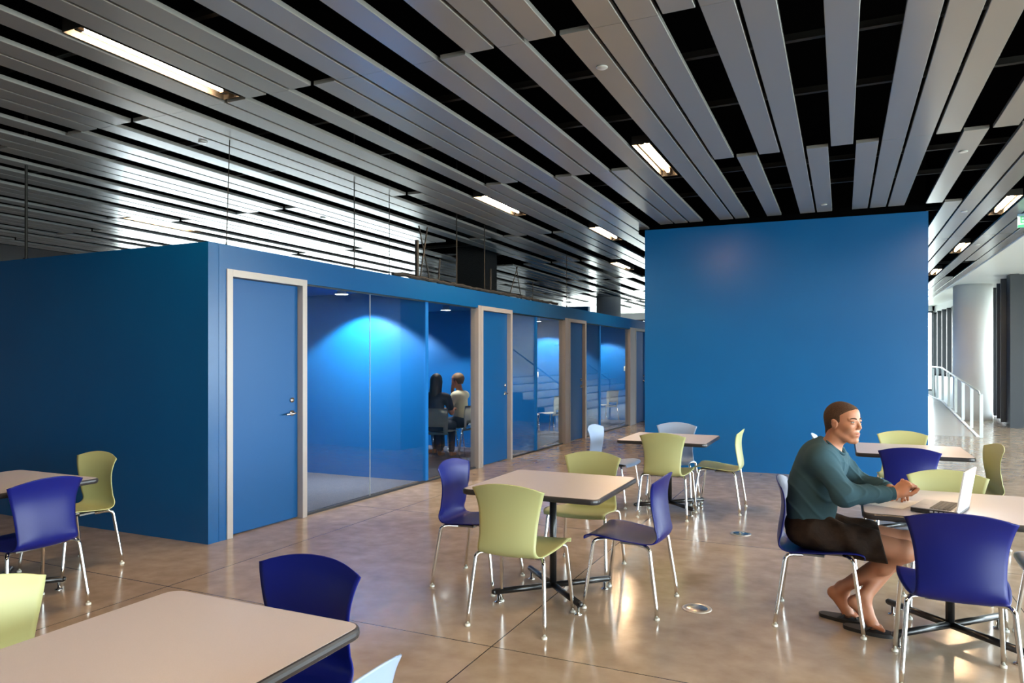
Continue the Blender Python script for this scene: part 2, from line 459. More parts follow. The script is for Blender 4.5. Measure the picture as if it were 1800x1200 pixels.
ys = [16.73, 17.9, 19.07, 20.24, 21.45, 22.72, 23.9, 25.0]
for y in ys:
    z = rampz(y); bm = bmesh.new(); bx(bm, -.03, .03, y - 16.73 - .008, y - 16.73 + .008, (0 if y < 16.9 else z + .02), z + .86, .003)
    # flat post with a small bracket to the rail
    tube(bm, [(0, y - 16.73, z + .84), (-.035, y - 16.73, z + .87), (-.035, y - 16.73, z + .91)], .006, 8)
    obj('post', bm, 'railm', rail)
bm = bmesh.new()
tube(bm, [(-.035, -.02, .86), (-.035, .06, .91), (-.035, 5.9, .43 + .91), (-.035, 8.6, .43 + .91)], .019, 12)
obj('handrail', bm, 'railm', rail, True)

# ------------------------------------------------------------------ suspended ceiling panels
PITCH, PW, PH = .2055, .181, .030
J = [.93, 4.0, 7.1, 10.17, 13.25, 16.35, 19.45, 22.55, 25.65, 28.75]
def channel(L):
    bm = bmesh.new()
    w, h, c, t = PW / 2, PH, .003, .0025
    prof = [(-w, h), (-w, c), (-w + c, 0), (w - c, 0), (w, c), (w, h), (w - t, h), (w - t, c + t), (-w + t, c + t), (-w + t, h)]
    a = [bm.verts.new((x, .002, z)) for x, z in prof]; b = [bm.verts.new((x, L - .002, z)) for x, z in prof]
    n = len(prof)
    for i in range(n): bm.faces.new((a[i], b[i], b[(i + 1) % n], a[(i + 1) % n]))
    # end caps close the trough
    for r, f in ((a, 1), (b, -1)):
        q = [r[1], r[2], r[3], r[4], r[5], r[0]]
        bm.faces.new(q[::-1] if f == 1 else q)
    bmesh.ops.recalc_face_normals(bm, faces=bm.faces)
    me = bpy.data.meshes.new('ceiling_panel'); bm.to_mesh(me); bm.free(); me.materials.append(M['panel'])
    return me
absent = {
 0: {-34, -31, -29, -25, -22, -20, -16, -13, -11, -7, -35, -37},
 1: {1, 5, 9, -1, -4, -8, -10, -13, -17, -19, -22, -26, -28, -31, -35, -37, -40, -44, -46, -49, -53, -55, -58, -63},
 2: {0, 4, 6, 9, -3, -5, -8, -12, -16, -19, -23, -26, -28, -32, -34, -37, -41, -43, -46, -50, -52, -55, -59, -62},
 3: {5, 9, -12, -16, -20, -22, -25, -30, -32, -34, -38, -41, -44, -47, -50},
 4: {9, -19, -20, -23, -26, -29, -33, -36, -40, -43, -47},
 5: {9, 11, -18, -22, -25, -28, -31, -35, -38, -42},
 6: {9, -19, -21, -24, -28, -30, -33, -37, -40},
 7: {9, -18, -22, -26, -29, -31, -34},
 8: {9, -19, -23, -25, -28, -32},
}
s_, c_ = math.sin(YAW), math.cos(YAW)
def proj(x, y, z):
    D = -x * s_ + y * c_
    if D < .2: return None
    return 900 + F_PX * (x * c_ + y * s_) / D, HZ - F_PX * (z - CAM_H) / D
def in_view(x, y0, y1):
    for i in range(13):
        p = proj(x, y0 + (y1 - y0) * i / 12, CEIL)
        if p and -15 < p[0] < 1815 and -12 < p[1] < 640: return True
    return False
def place_name(seg, k):
    run = ['nearest the camera', 'over the middle table', 'just in front of the tall blue wall', 'over the second glass-fronted room',
           'over the third glass-fronted room', 'beyond the glass-fronted rooms', 'near the far windows', 'near the far windows', 'near the far windows'][seg]
    if seg == 1: run = 'in the second run from the camera'
    if k >= 5 and seg >= 3:
        return 'satin metal ceiling panel right of the tall blue wall, beside the white soffit', 'ceiling panels right of the tall blue wall'
    if k >= -12:
        side = 'overhead'
    elif k >= -24: side = 'toward the corridor'
    else: side = 'on the far left'
    return 'long satin grey metal ceiling panel %s, in the run %s' % (side, run), 'ceiling panels %s, run %s' % (side, run)
pm = {}
npan = 0
for seg in range(9):
    for k in range(-61, 13):
        if k in absent[seg]: continue
        y0, y1 = J[seg], J[seg + 1]
        if seg == 1 and k == -43: y1 = 6.6
        if seg == 2 and k == -44: y0 = 6.6
        x = k * PITCH
        if seg >= 3 and -13 < k < 5: continue          # hidden behind the tall blue wall
        if seg >= 3 and k < -50: continue
        # keep clear of the shaft and of the window walls
        if seg == 3 and -32 <= k <= -28: continue
        if x < -10.7 and (y1 > 13.6 + (x + 18.5) * .526 - .3): continue
        if seg >= 6 and k < -52: continue
        if not in_view(x, y0, y1): continue
        L = round(y1 - y0, 3)
        if L not in pm: pm[L] = channel(L)
        o = bpy.data.objects.new('ceiling_panel', pm[L]); COL.objects.link(o)
        o.location = (x, y0, CEIL)
        lb, gr = place_name(seg, k)
        tag(o, lb, 'ceiling panel', gr, 'structure'); npan += 1
print('panels', npan)
# carriers above the panels and ductwork rods
cn = 0
for y in (1.9, 3.1, 4.9, 5.9, 8.0, 9.0, 11.2, 12.4, 14.3, 17.4, 20.4):
    bm = bmesh.new()
    bx(bm, -10.6, 2.5, y - .004, y + .004, CEIL + .10, CEIL + .145)
    bx(bm, -10.6, 2.5, y - .02, y + .02, CEIL + .095, CEIL + .100)
    o = obj('trim_%d' % (20 + cn), bm, 'rail_dk'); o['kind'] = 'structure'; cn += 1

# ceiling strip lights ---------------------------------------------------
def strip_light():
    r = empty('strip_light', cat='ceiling light', label='x', group='warm strip lights in the slatted ceiling')
    bm = bmesh.new()
    w, L = .082, 1.22
    # open trough
    bx(bm, -w, -w + .004, 0, L, .0, .075); bx(bm, w - .004, w, 0, L, .0, .075); bx(bm, -w, w, 0, L, .075, .08)
    bx(bm, -w, w, 0, .004, 0, .075); bx(bm, -w, w, L - .004, L, 0, .075)
    obj('housing', bm, 'rail_dk', r)
    bm = bmesh.new()
    for sx in (-1, 1):
        a = [bm.verts.new((sx * .012, y, .072)) for y in (.02, L - .02)]; b = [bm.verts.new((sx * .06, y, .045)) for y in (.02, L - .02)]
        bm.faces.new((a[0], a[1], b[1], b[0]))
    obj('reflector', bm, 'reflector', r)
    bm = bmesh.new(); tube(bm, [(.0, .07, .032), (.0, L - .10, .032)], .0165, 12)
    obj('tube', bm, 'tube', r, True)
    bm = bmesh.new(); bx(bm, -.018, .018, .03, .068, .012, .075, .003); obj('lamp_holder', bm, 'reflector', r)
    bm = bmesh.new(); bx(bm, -.018, .018, L - .098, L - .05, .012, .075, .003)
    obj('lamp_holder', bm, 'reflector', r)
    return r
SL = strip_light()
spots = [(-20, 2.74, 'long warm strip light at the upper left, nearest the camera'),
         (-8, 6.33, 'warm strip light above the space left of the tall blue wall, over the middle'),
         (-19, 7.55, 'warm strip light over the corridor, third row of lights from the right'),
         (-16, 10.0, 'warm strip light by the upper left corner of the tall blue wall'),
         (-20, 13.77, 'farthest warm strip light over the corridor, left edge of tall blue wall'),
         (9, 10.15, 'warm strip light right of the tall blue wall, nearest of three'),
         (9, 13.9, 'warm strip light right of the tall blue wall, middle of three'),
         (9, 17.6, 'warm strip light right of the tall blue wall, farthest of three'),
         (-3, 2.80, 'warm strip light cut by the top edge of the picture'),
         (-8, .2, 'added warm strip light in the ceiling over the near tables, outside the picture'),  # from here four unseen lights, added to warm the floor and tables
         (2, 1.0, 'added warm strip light overhead beside the camera, outside the picture'),
         (9, 2.6, 'added warm strip light over the right aisle, nearest, outside the picture'),
         (9, 6.4, 'added warm strip light over the right aisle by the laptop table, outside the picture'),
         (-43, 6.66, 'strip light glowing through the slats at the left above the blue room'),
         ]
for i, (k, y, lb) in enumerate(spots):
    loc = (k * PITCH, y, CEIL + .005)
    if i == 0: SL.location = loc; SL['label'] = lb
    else: dup(SL, loc, 0, lb)
# sprinkler covers
for i, (x, y, lb) in enumerate([(-1.44, 4.55, 'in the panel at top centre'), (1.02, 7.78, 'in a short panel at the upper right'), (-5.14, 4.62, 'in a panel below the longest strip light'),
                  (-.205, 9.7, 'just above the tall blue wall'), (1.44, 10.9, 'right of the tall blue wall'), (-6.38, 7.74, 'over the corner of the low blue room'), (2.05, 14.1, 'near the white soffit')]):
    bm = bmesh.new(); lathe(bm, [(0, -.008), (.034, -.008), (.038, -.005), (.038, .0), (0, .0)])
    o = obj('sprinkler_cover', bm, 'cover', None, True); o.location = (x, y, CEIL - .0005)
    tag(o, 'small round sprinkler cover ' + lb, 'sprinkler', 'sprinkler covers in the ceiling panels')

# hanger rods on top of the low room
hn = [0]
def rod(pts, r, label):
    bm = bmesh.new()
    tube(bm, pts, r, 8); tube(bm, [pts[0], (pts[0][0], pts[0][1], pts[0][2] + .03)], r * 2.2, 8)
    o = obj('hanger_rod', bm, 'rail_dk'); tag(o, label, 'rod', 'hanger rods above the low blue rooms')
rod([(-7.36, 4.45, BOXH), (-7.36, 4.45, 4.3)], .014, 'thick dark hanger rod at the far left above the blue wall')
rod([(-4.86, 4.62, BOXH), (-4.92, 4.75, 4.3)], .004, 'thin hanger rod just right of the near corner of the blue room')
rod([(-4.80, 6.34, BOXH), (-4.80, 6.34, 4.3)], .006, 'thin straight hanger rod above the first glass pane')
rod([(-4.80, 7.00, BOXH), (-4.80, 7.00, 4.3)], .004, 'very thin hanger rod above the first partition')
rod([(-4.80, 7.60, BOXH), (-4.80, 7.60, 3.02)], .025, 'short thick dark stub pipe above the first partition')
rod([(-4.80, 7.66, BOXH), (-4.80, 7.85, 3.22)], .009, 'left leg of the crossed hanger rods above the glass wall')
rod([(-4.835, 7.98, BOXH), (-4.835, 7.70, 3.22)], .009, 'right leg of the crossed hanger rods above the glass wall')
rod([(-4.80, 8.12, BOXH), (-4.80, 8.16, 2.86)], .010, 'short leaning rod beside the crossed hanger rods')
rod([(-4.75, 8.52, BOXH), (-4.75, 8.52, 4.3)], .008, 'hanger rod in front of the pale column')
rod([(-4.72, 9.30, BOXH), (-4.72, 9.30, 4.3)], .008, 'hanger rod just right of the black shaft')
rod([(-4.72, 9.50, BOXH), (-4.72, 9.50, 2.88)], .014, 'short thick rod right of the black shaft')
rod([(-4.70, 10.1, BOXH), (-4.70, 10.42, 3.02)], .008, 'left leg of the tall inverted V rod above the second door')
rod([(-4.722, 10.62, BOXH), (-4.722, 10.42, 3.02)], .008, 'right leg of the tall inverted V rod above the second door')
rod([(-4.68, 11.0, BOXH), (-4.68, 11.0, 2.84)], .006, 'short thin rod right of the inverted V rods')
rod([(-4.64, 12.5, BOXH), (-4.64, 12.5, 4.3)], .006, 'thin hanger rod above the third door')
# rough dark edge on top of the wall
bm = bmesh.new()
pts = []
for i in range(60):
    yy = 7.0 + i * .085
    pts.append((-4.80 + .02 * (yy - 4.336) + random.uniform(-.01, .01), yy, BOXH + .024 + random.uniform(0, .02)))
tube(bm, pts, .022, 7)
tag(obj('cable_bundle', bm, 'foam'), 'ragged dark cable bundle lying along the top edge of the blue wall', 'cable')

# exit sign at the right edge
ex = empty('exit_sign', (2.25, 11.35, 3.27), label='small hanging exit sign at the right edge of the picture under the ceiling panels', cat='sign')
bm = bmesh.new(); bx(bm, -.15, .15, -.02, .02, 0, .18, .004); obj('body', bm, 'exitbody', ex)
bm = bmesh.new(); bx(bm, -.15, .15, -.023, -.021, 0, .035); obj('stripe', bm, 'green', ex)
bm = bmesh.new(); bx(bm, -.02, .02, -.02, .02, .18, .20); obj('bracket', bm, 'white_pl', ex)
cu = bpy.data.curves.new('lettering', 'FONT'); cu.body = 'EXIT'; cu.size = .13; cu.extrude = .002; cu.align_x = 'CENTER'; cu.materials.append(M['green'])
to = bpy.data.objects.new('tmp_text', cu); me_ = bpy.data.meshes.new_from_object(to); me_.name = 'lettering'; bpy.data.objects.remove(to)
to = bpy.data.objects.new('lettering', me_); COL.objects.link(to); to.parent = ex; to.location = (0, -.023, .055); to.rotation_euler = (PI / 2, 0, 0)

# floor outlets
for x, y, lb in ((-.808, 4.47, 'round metal floor outlet nearer the camera, left of the seated man'), (-.808, 6.56, 'round metal floor outlet in front of the pale green chair'),
                 ):
    r = empty('floor_outlet', (x, y, 0), label=lb, cat='floor outlet', group='round floor outlets')
    bm = bmesh.new(); lathe(bm, [(0, .0005), (.089, .0005), (.089, .003), (.084, .006), (.070, .007), (.068, .005), (0, .005)], seg=40)
    obj('cover_ring', bm, 'outlet', r, True)
    bm = bmesh.new(); lathe(bm, [(0, .007), (.060, .007), (.064, .005)], seg=40); obj('cap', bm, 'steel', r, True)

# ------------------------------------------------------------------ stacking chair
def chair_shell(bm):
    # centre-line profile (y, z) from the seat front edge to the top of the back
    prof = [(.224, .412), (.224, .427), (.207, .439), (.16, .444), (.08, .438), (0, .428), (-.08, .419), (-.15, .412), (-.202, .416), (-.232, .442), (-.240, .485),
            (-.234, .545), (-.222, .62), (-.217, .69), (-.224, .755), (-.240, .807), (-.248, .830)]
    wid = [.222, .225, .230, .236, .238, .232, .220, .204, .190, .182, .178, .178, .183, .194, .209, .222, .225]
    pr = [Vector((0, y, z)) for y, z in prof]
    # resample
    def cr(p, t):
        i = min(int(t), len(p) - 2); f = t - i
        g = lambda j: p[max(0, min(len(p) - 1, j))]
        a, b, c, d = g(i - 1), g(i), g(i + 1), g(i + 2)
        return .5 * ((2 * b) + (-a + c) * f + (2 * a - 5 * b + 4 * c - d) * f * f + (-a + 3 * b - 3 * c + d) * f ** 3)
    N_, Wn = 46, 22
    grid = []
    for i in range(N_ + 1):
        t = (len(prof) - 1) * i / N_
        p = cr(pr, t); w = cr([Vector((q, 0, 0)) for q in wid], t).x
        tn = (cr(pr, min(t + .05, len(prof) - 1)) - cr(pr, max(t - .05, 0))).normalized()
        nn = Vector((0, tn.z, -tn.y)) * -1           # towards the sitter
        nn = Vector((0, -tn.z, tn.y)); 
        back = max(0, min(1, (t - 7.5) / 3))
        row = []
        for j in range(Wn + 1):
            u = -1 + 2 * j / Wn
            x = w * u
            q = p.copy(); q.x = x
            curv = (.030 * back + .012 * (1 - back)) * (abs(u) ** 2.3)
            q += Vector((0, 1, 0)) * curv * back + Vector((0, 0, 1)) * curv * (1 - back)
            # arched top edge
            if t > 12: q += tn * (-(abs(u) ** 2.2) * .045 * ((t - 12) / 4) ** 2)
            # moulded pleats beside the bend
            bend = math.exp(-((t - 8.6) / 1.3) ** 2) * max(0, (abs(u) - .45) / .55)
            q += Vector((0, -.7, -.7)) * (.0035 * bend * math.sin(abs(u) * 42))
            row.append(q)
        grid.append(row)
    th = .0055
    def norm(i, j):
        a = grid[min(i + 1, N_)][j] - grid[max(i - 1, 0)][j]; b = grid[i][min(j + 1, Wn)] - grid[i][max(j - 1, 0)]
        return b.cross(a).normalized()
    A = [[bm.verts.new(grid[i][j] + norm(i, j) * th / 2) for j in range(Wn + 1)] for i in range(N_ + 1)]
    B = [[bm.verts.new(grid[i][j] - norm(i, j) * th / 2) for j in range(Wn + 1)] for i in range(N_ + 1)]
    for i in range(N_):
        for j in range(Wn):
            bm.faces.new((A[i][j], A[i][j + 1], A[i + 1][j + 1], A[i + 1][j]))
            bm.faces.new((B[i][j], B[i + 1][j], B[i + 1][j + 1], B[i][j + 1]))
    for i in range(N_):
        bm.faces.new((A[i][0], A[i + 1][0], B[i + 1][0], B[i][0])); bm.faces.new((A[i][Wn], B[i][Wn], B[i + 1][Wn], A[i + 1][Wn]))
    for j in range(Wn):
        bm.faces.new((A[0][j], B[0][j], B[0][j + 1], A[0][j + 1])); bm.faces.new((A[N_][j], A[N_][j + 1], B[N_][j + 1], B[N_][j]))
    bmesh.ops.recalc_face_normals(bm, faces=bm.faces)

def leg(bm, sx, sy):
    if sy < 0:
        p = [(sx * .13, -.10, .398), (sx * .196, -.160, .412), (sx * .212, -.185, .395), (sx * .236, -.232, .075), (sx * .238, -.238, .012)]
    else:
        p = [(sx * .15, .12, .418), (sx * .205, .150, .424), (sx * .214, .165, .405), (sx * .236, .212, .075), (sx * .238, .218, .012)]
    pts = [Vector(p[0])] + smooth_path(p[0:4], 3)[1:-1]
    pts = smooth_path([p[0], p[1], p[2], Vector(p[2]).lerp(Vector(p[3]), .1)], 2)[:-1] + [Vector(p[2]).lerp(Vector(p[3]), .12), Vector(p[2]).lerp(Vector(p[3]), .97), p[3], p[4]]
    tube(bm, pts, .0116, 12)

def make_chair(shell_mat, label, group):
    r = empty('stacking_chair', label=label, cat='chair', group=group)
    bm = bmesh.new(); chair_shell(bm); sh = obj('seat_shell', bm, shell_mat, r, True)
    bm = bmesh.new(); bx(bm, -.135, .135, -.14, .02, .396, .408, .003); bx(bm, -.135, .135, .02, .16, .412, .424, .003); obj('seat_bracket', bm, 'under', r)
    for sx in (-1, 1):
        for sy in (-1, 1):
            bm = bmesh.new(); leg(bm, sx, sy); lg = obj('leg', bm, 'chrome', r, True)
            y = -.238 if sy < 0 else .218
            bm = bmesh.new(); lathe(bm, [(0, 0), (.0155, 0), (.0160, .004), (.0155, .010), (.012, .013), (0, .013)], sx * .238, y, 16); obj('foot_glide', bm, 'white_pl', lg, True)
    return r
proto = {}
def chair(colour, x, y, deg, label, group):
    rz = math.radians(deg)
    if colour not in proto:
        if not proto:
            c = make_chair(colour, label, group); c.location = (x, y, 0); c.rotation_euler = (0, 0, rz); proto[colour] = c
        else:
            base = proto['lime']; bname = 'lime_plastic'
            c = dup(base, (x, y, 0), rz, label, group, {bname: colour}); proto[colour] = c
    else: c = dup(proto[colour], (x, y, 0), rz, label, group)
    return c
G2, G3, G6, G1, G4, G5 = ['chairs around the %s table' % q for q in ('middle', 'back left', 'far left', 'front left', 'laptop', 'rear right')]
# local +y is the direction a sitter faces
chair('lime', -1.715, 3.87, 0, 'lime green chair seen from behind at the near side of the middle table', G2)
chair('navy', -2.27, 4.40, -90, 'dark blue chair at the left side of the middle table', G2)
chair('lime', -1.72, 4.99, 180, 'lime green chair at the far side of the middle table, facing the camera', G2)
chair('navy', -1.215, 4.42, 88, 'dark blue chair in profile at the right side of the middle table', G2)
chair('lime', -1.57, 7.08, 0, 'lime green chair seen from behind at the back left table', G3)
chair('sky', -2.22, 7.42, -94, 'pale grey-blue chair at the left side of the back left table', G3)
chair('sky', -1.68, 7.85, 180, 'greyish blue chair against the tall blue wall, at back left table', G3)
chair('lime', -1.15, 7.58, 90, 'pale green chair in profile at the right side of the back left table', G3)
chair('lime', -5.14, 3.42, 180, 'lime green chair beside the dark blue wall at the left', G6)
chair('navy', -4.51, 2.72, 90, 'dark blue chair at the far left table, half over its tabletop edge', G6)
chair('lime', -2.26, 1.33, -90, 'lime green chair cut off at the lower left corner', G1)
chair('navy', -1.70, 1.78, 180, 'dark blue chair behind the big tabletop in the foreground', G1)
chair('sky', -1.20, 1.28, 90, 'light blue chair back peeking in at the bottom edge', G1)
chair('navy', .49, 4.03, 0, 'large dark blue chair seen from behind, nearest of laptop table chairs', G4)
chair('navy', -.11, 4.60, -90, 'dark blue chair the seated man sits on', G4)
chair('lime', .60, 5.03, 180, 'lime green chair behind the open laptop', G4)
chair('sky', 1.10, 4.60, 90, 'light blue chair at the right edge of the picture by the laptop table', G4)
chair('navy', .49, 6.74, 0, 'dark blue chair at the rear right table, next to the man\'s face', G5)
chair('lime', .54, 7.80, 180, 'lime green chair at the far side of the rear right table, against wall', G5)
chair('lime', .945, 7.06, 99, 'olive green chair seen edge-on in the bright aisle at the right', G5)
chair('sky', -.02, 7.42, -90, 'pale blue chair mostly hidden behind the seated man', G5)

# ------------------------------------------------------------------ tables
def make_table(w, d, label):
    r = empty('cafe_table', label=label, cat='table', group='square laminate cafe tables')
    bm = bmesh.new(); pl = rrect(w - .012, d - .012, .045, 6); prism(bm, pl, .722, .7305)
    top = obj('tabletop', bm, 'lam', r)
    bm = bmesh.new()
    # rounded vinyl edge as a swept ring
    o_ = rrect(w - .012, d - .012, .045, 6); n = len(o_); rings = []
    for off, z in ((0, .7300), (.006, .7285), (.010, .722), (.011, .712), (.009, .702), (.004, .697), (-.02, .697)):
        rr = rrect(w - .012 + 2 * off, d - .012 + 2 * off, .045 + off, 6); rings.append([bm.verts.new((x, y, z)) for x, y in rr])
    for a, b in zip(rings, rings[1:]):
        for i in range(n): bm.faces.new((a[i], b[i], b[(i + 1) % n], a[(i + 1) % n]))
    bm.faces.new(rings[-1][::-1]); bm.faces.new(rings[0])
    bmesh.ops.recalc_face_normals(bm, faces=bm.faces)
    obj('edge_band', bm, 'edge', r, False)
    bm = bmesh.new(); bx(bm, -.22, .22, -.03, .03, .672, .697, .003); bx(bm, -.03, .03, -.22, .22, .672, .697, .003); obj('top_bracket', bm, 'black', r)
    bm = bmesh.new(); tube(bm, [(0, 0, .06), (0, 0, .675)], .0225, 20); obj('column', bm, 'black', r, True)
    for k in range(4):
        a = math.radians(38 + 90 * k) if k % 2 == 0 else math.radians(52 + 90 * k - 14 * 0)
        a = math.radians(45 + 90 * k)
        c, s = math.cos(a), math.sin(a)
        bm = bmesh.new()
        tube(bm, [(c * R, s * R, .07) for R in (.0, .40)], .0195, 14); tube(bm, [(c * R, s * R, .07) for R in (.40, .412, .418)], .0192, 14, r_end=.010)
        ft = obj('foot', bm, 'black', r, True)
        bm = bmesh.new(); lathe(bm, [(0, 0), (.024, 0), (.024, .006), (.008, .012), (.008, .05), (0, .05)], c * .375, s * .375, 16); obj('glide', bm, 'chrome', ft, True)
    return r
T = make_table(.88, .88, 'square grey table in the middle of the floor, four chairs round it')
T.location = (-1.70, 4.33, 0)
for o in list(T.children): pass
dup(T, (-1.61, 7.38, 0), 0, 'square grey table farther back, in front of the tall blue wall')
dup(T, (-4.99, 2.80, 0), 0, 'square grey table at the left edge, by the dark blue wall')
dup(T, (.54, 4.59, 0), 0, 'square table with the open laptop, at which the man sits')
dup(T, (.55, 7.28, 0), 0, 'square table behind the seated man, with a bright glossy top')
t1 = make_table(.80, .88, 'large near tabletop filling the lower left corner')
t1.location = (-1.70, 1.33, 0)

# ------------------------------------------------------------------ laptop and paper
TZ = .7305
lp = empty('laptop', (.325, 4.28, TZ), math.radians(-18), 'open white laptop seen from behind its screen, on the table', 'laptop')
bm = bmesh.new(); bx(bm, 0, .215, 0, .285, .004, .024, .004); obj('base', bm, 'laptop_k', lp)
bm = bmesh.new(); bx(bm, 0, .215, 0, .285, .0242, .0275, .0012); obj('palm_rest', bm, 'laptop_s', lp)
bm = bmesh.new()
for i in range(5):
    for j in range(13):
        x0 = .085 + i * .0195; y0 = .018 + j * .0195
        bx(bm, x0, x0 + .0165, y0, y0 + .0165, .0272, .0300)
obj('keyboard', bm, 'laptop_k', lp)
bm = bmesh.new(); bx(bm, .022, .062, .11, .175, .0272, .0284, .0005); obj('touchpad', bm, 'laptop_s', lp)
lid = bmesh.new(); bx(lid, 0, .009, 0, .285, 0, .205, .003)
lid.transform(Matrix.Translation((.206, 0, .028)) @ Matrix.Rotation(math.radians(9), 4, 'Y'))
ld = obj('lid', lid, 'laptop_w', lp)
bm = bmesh.new(); bx(bm, -.0012, 0, .012, .273, .014, .193); bm.transform(Matrix.Translation((.206, 0, .028)) @ Matrix.Rotation(math.radians(9), 4, 'Y')); obj('screen', bm, 'laptop_k', ld)
bm = bmesh.new()
# faint wavy mark on the lid
tube(bm, [(.0096, .118 + .05 * q / 24, .102 + .007 * math.sin(q / 24 * 2 * PI)) for q in range(25)], .0011, 6)
bm.transform(Matrix.Translation((.206, 0, .028)) @ Matrix.Rotation(math.radians(9), 4, 'Y')); obj('emblem', bm, 'laptop_s', ld, True)
bm = bmesh.new(); tube(bm, [(.206, .02, .022), (.206, .265, .022)], .011, 12); obj('hinge', bm, 'laptop_s', lp, True)
bm = bmesh.new()
for q in range(3): bx(bm, -.0008, 0, .02 + q * .02, .032 + q * .02, .010, .018)
for q in range(4): bx(bm, .09 + q * .022, .104 + q * .022, -.0008, 0, .009, .018)
obj('port', bm, 'laptop_s', lp)

bm = bmesh.new()
top, bot = [], []
for i in range(9):
    ra, rb = [], []
    for j in range(7):
        x, y = -.105 + .21 * i / 8, -.14 + .28 * j / 6
        z = .010 * max(0, (i - 5) / 3) ** 2 * (j / 6)
        ra.append(bm.verts.new((x, y, z + .0010))); rb.append(bm.verts.new((x, y, z)))
    top.append(ra); bot.append(rb)
for i in range(8):
    for j in range(6):
        bm.faces.new((top[i][j], top[i + 1][j], top[i + 1][j + 1], top[i][j + 1])); bm.faces.new((bot[i][j], bot[i][j + 1], bot[i + 1][j + 1], bot[i + 1][j]))
for i in range(8):
    bm.faces.new((top[i][0], bot[i][0], bot[i + 1][0], top[i + 1][0])); bm.faces.new((top[i][6], top[i + 1][6], bot[i + 1][6], bot[i][6]))
for j in range(6):
    bm.faces.new((top[0][j], top[0][j + 1], bot[0][j + 1], bot[0][j])); bm.faces.new((top[8][j], bot[8][j], bot[8][j + 1], top[8][j + 1]))
pp = obj('paper_sheet', bm, 'paper', None, False); pp.location = (.255, 4.50, TZ + .0006); pp.rotation_euler = (0, 0, math.radians(-25))
tag(pp, 'white sheet of paper under the man\'s forearm beside the laptop', 'paper')

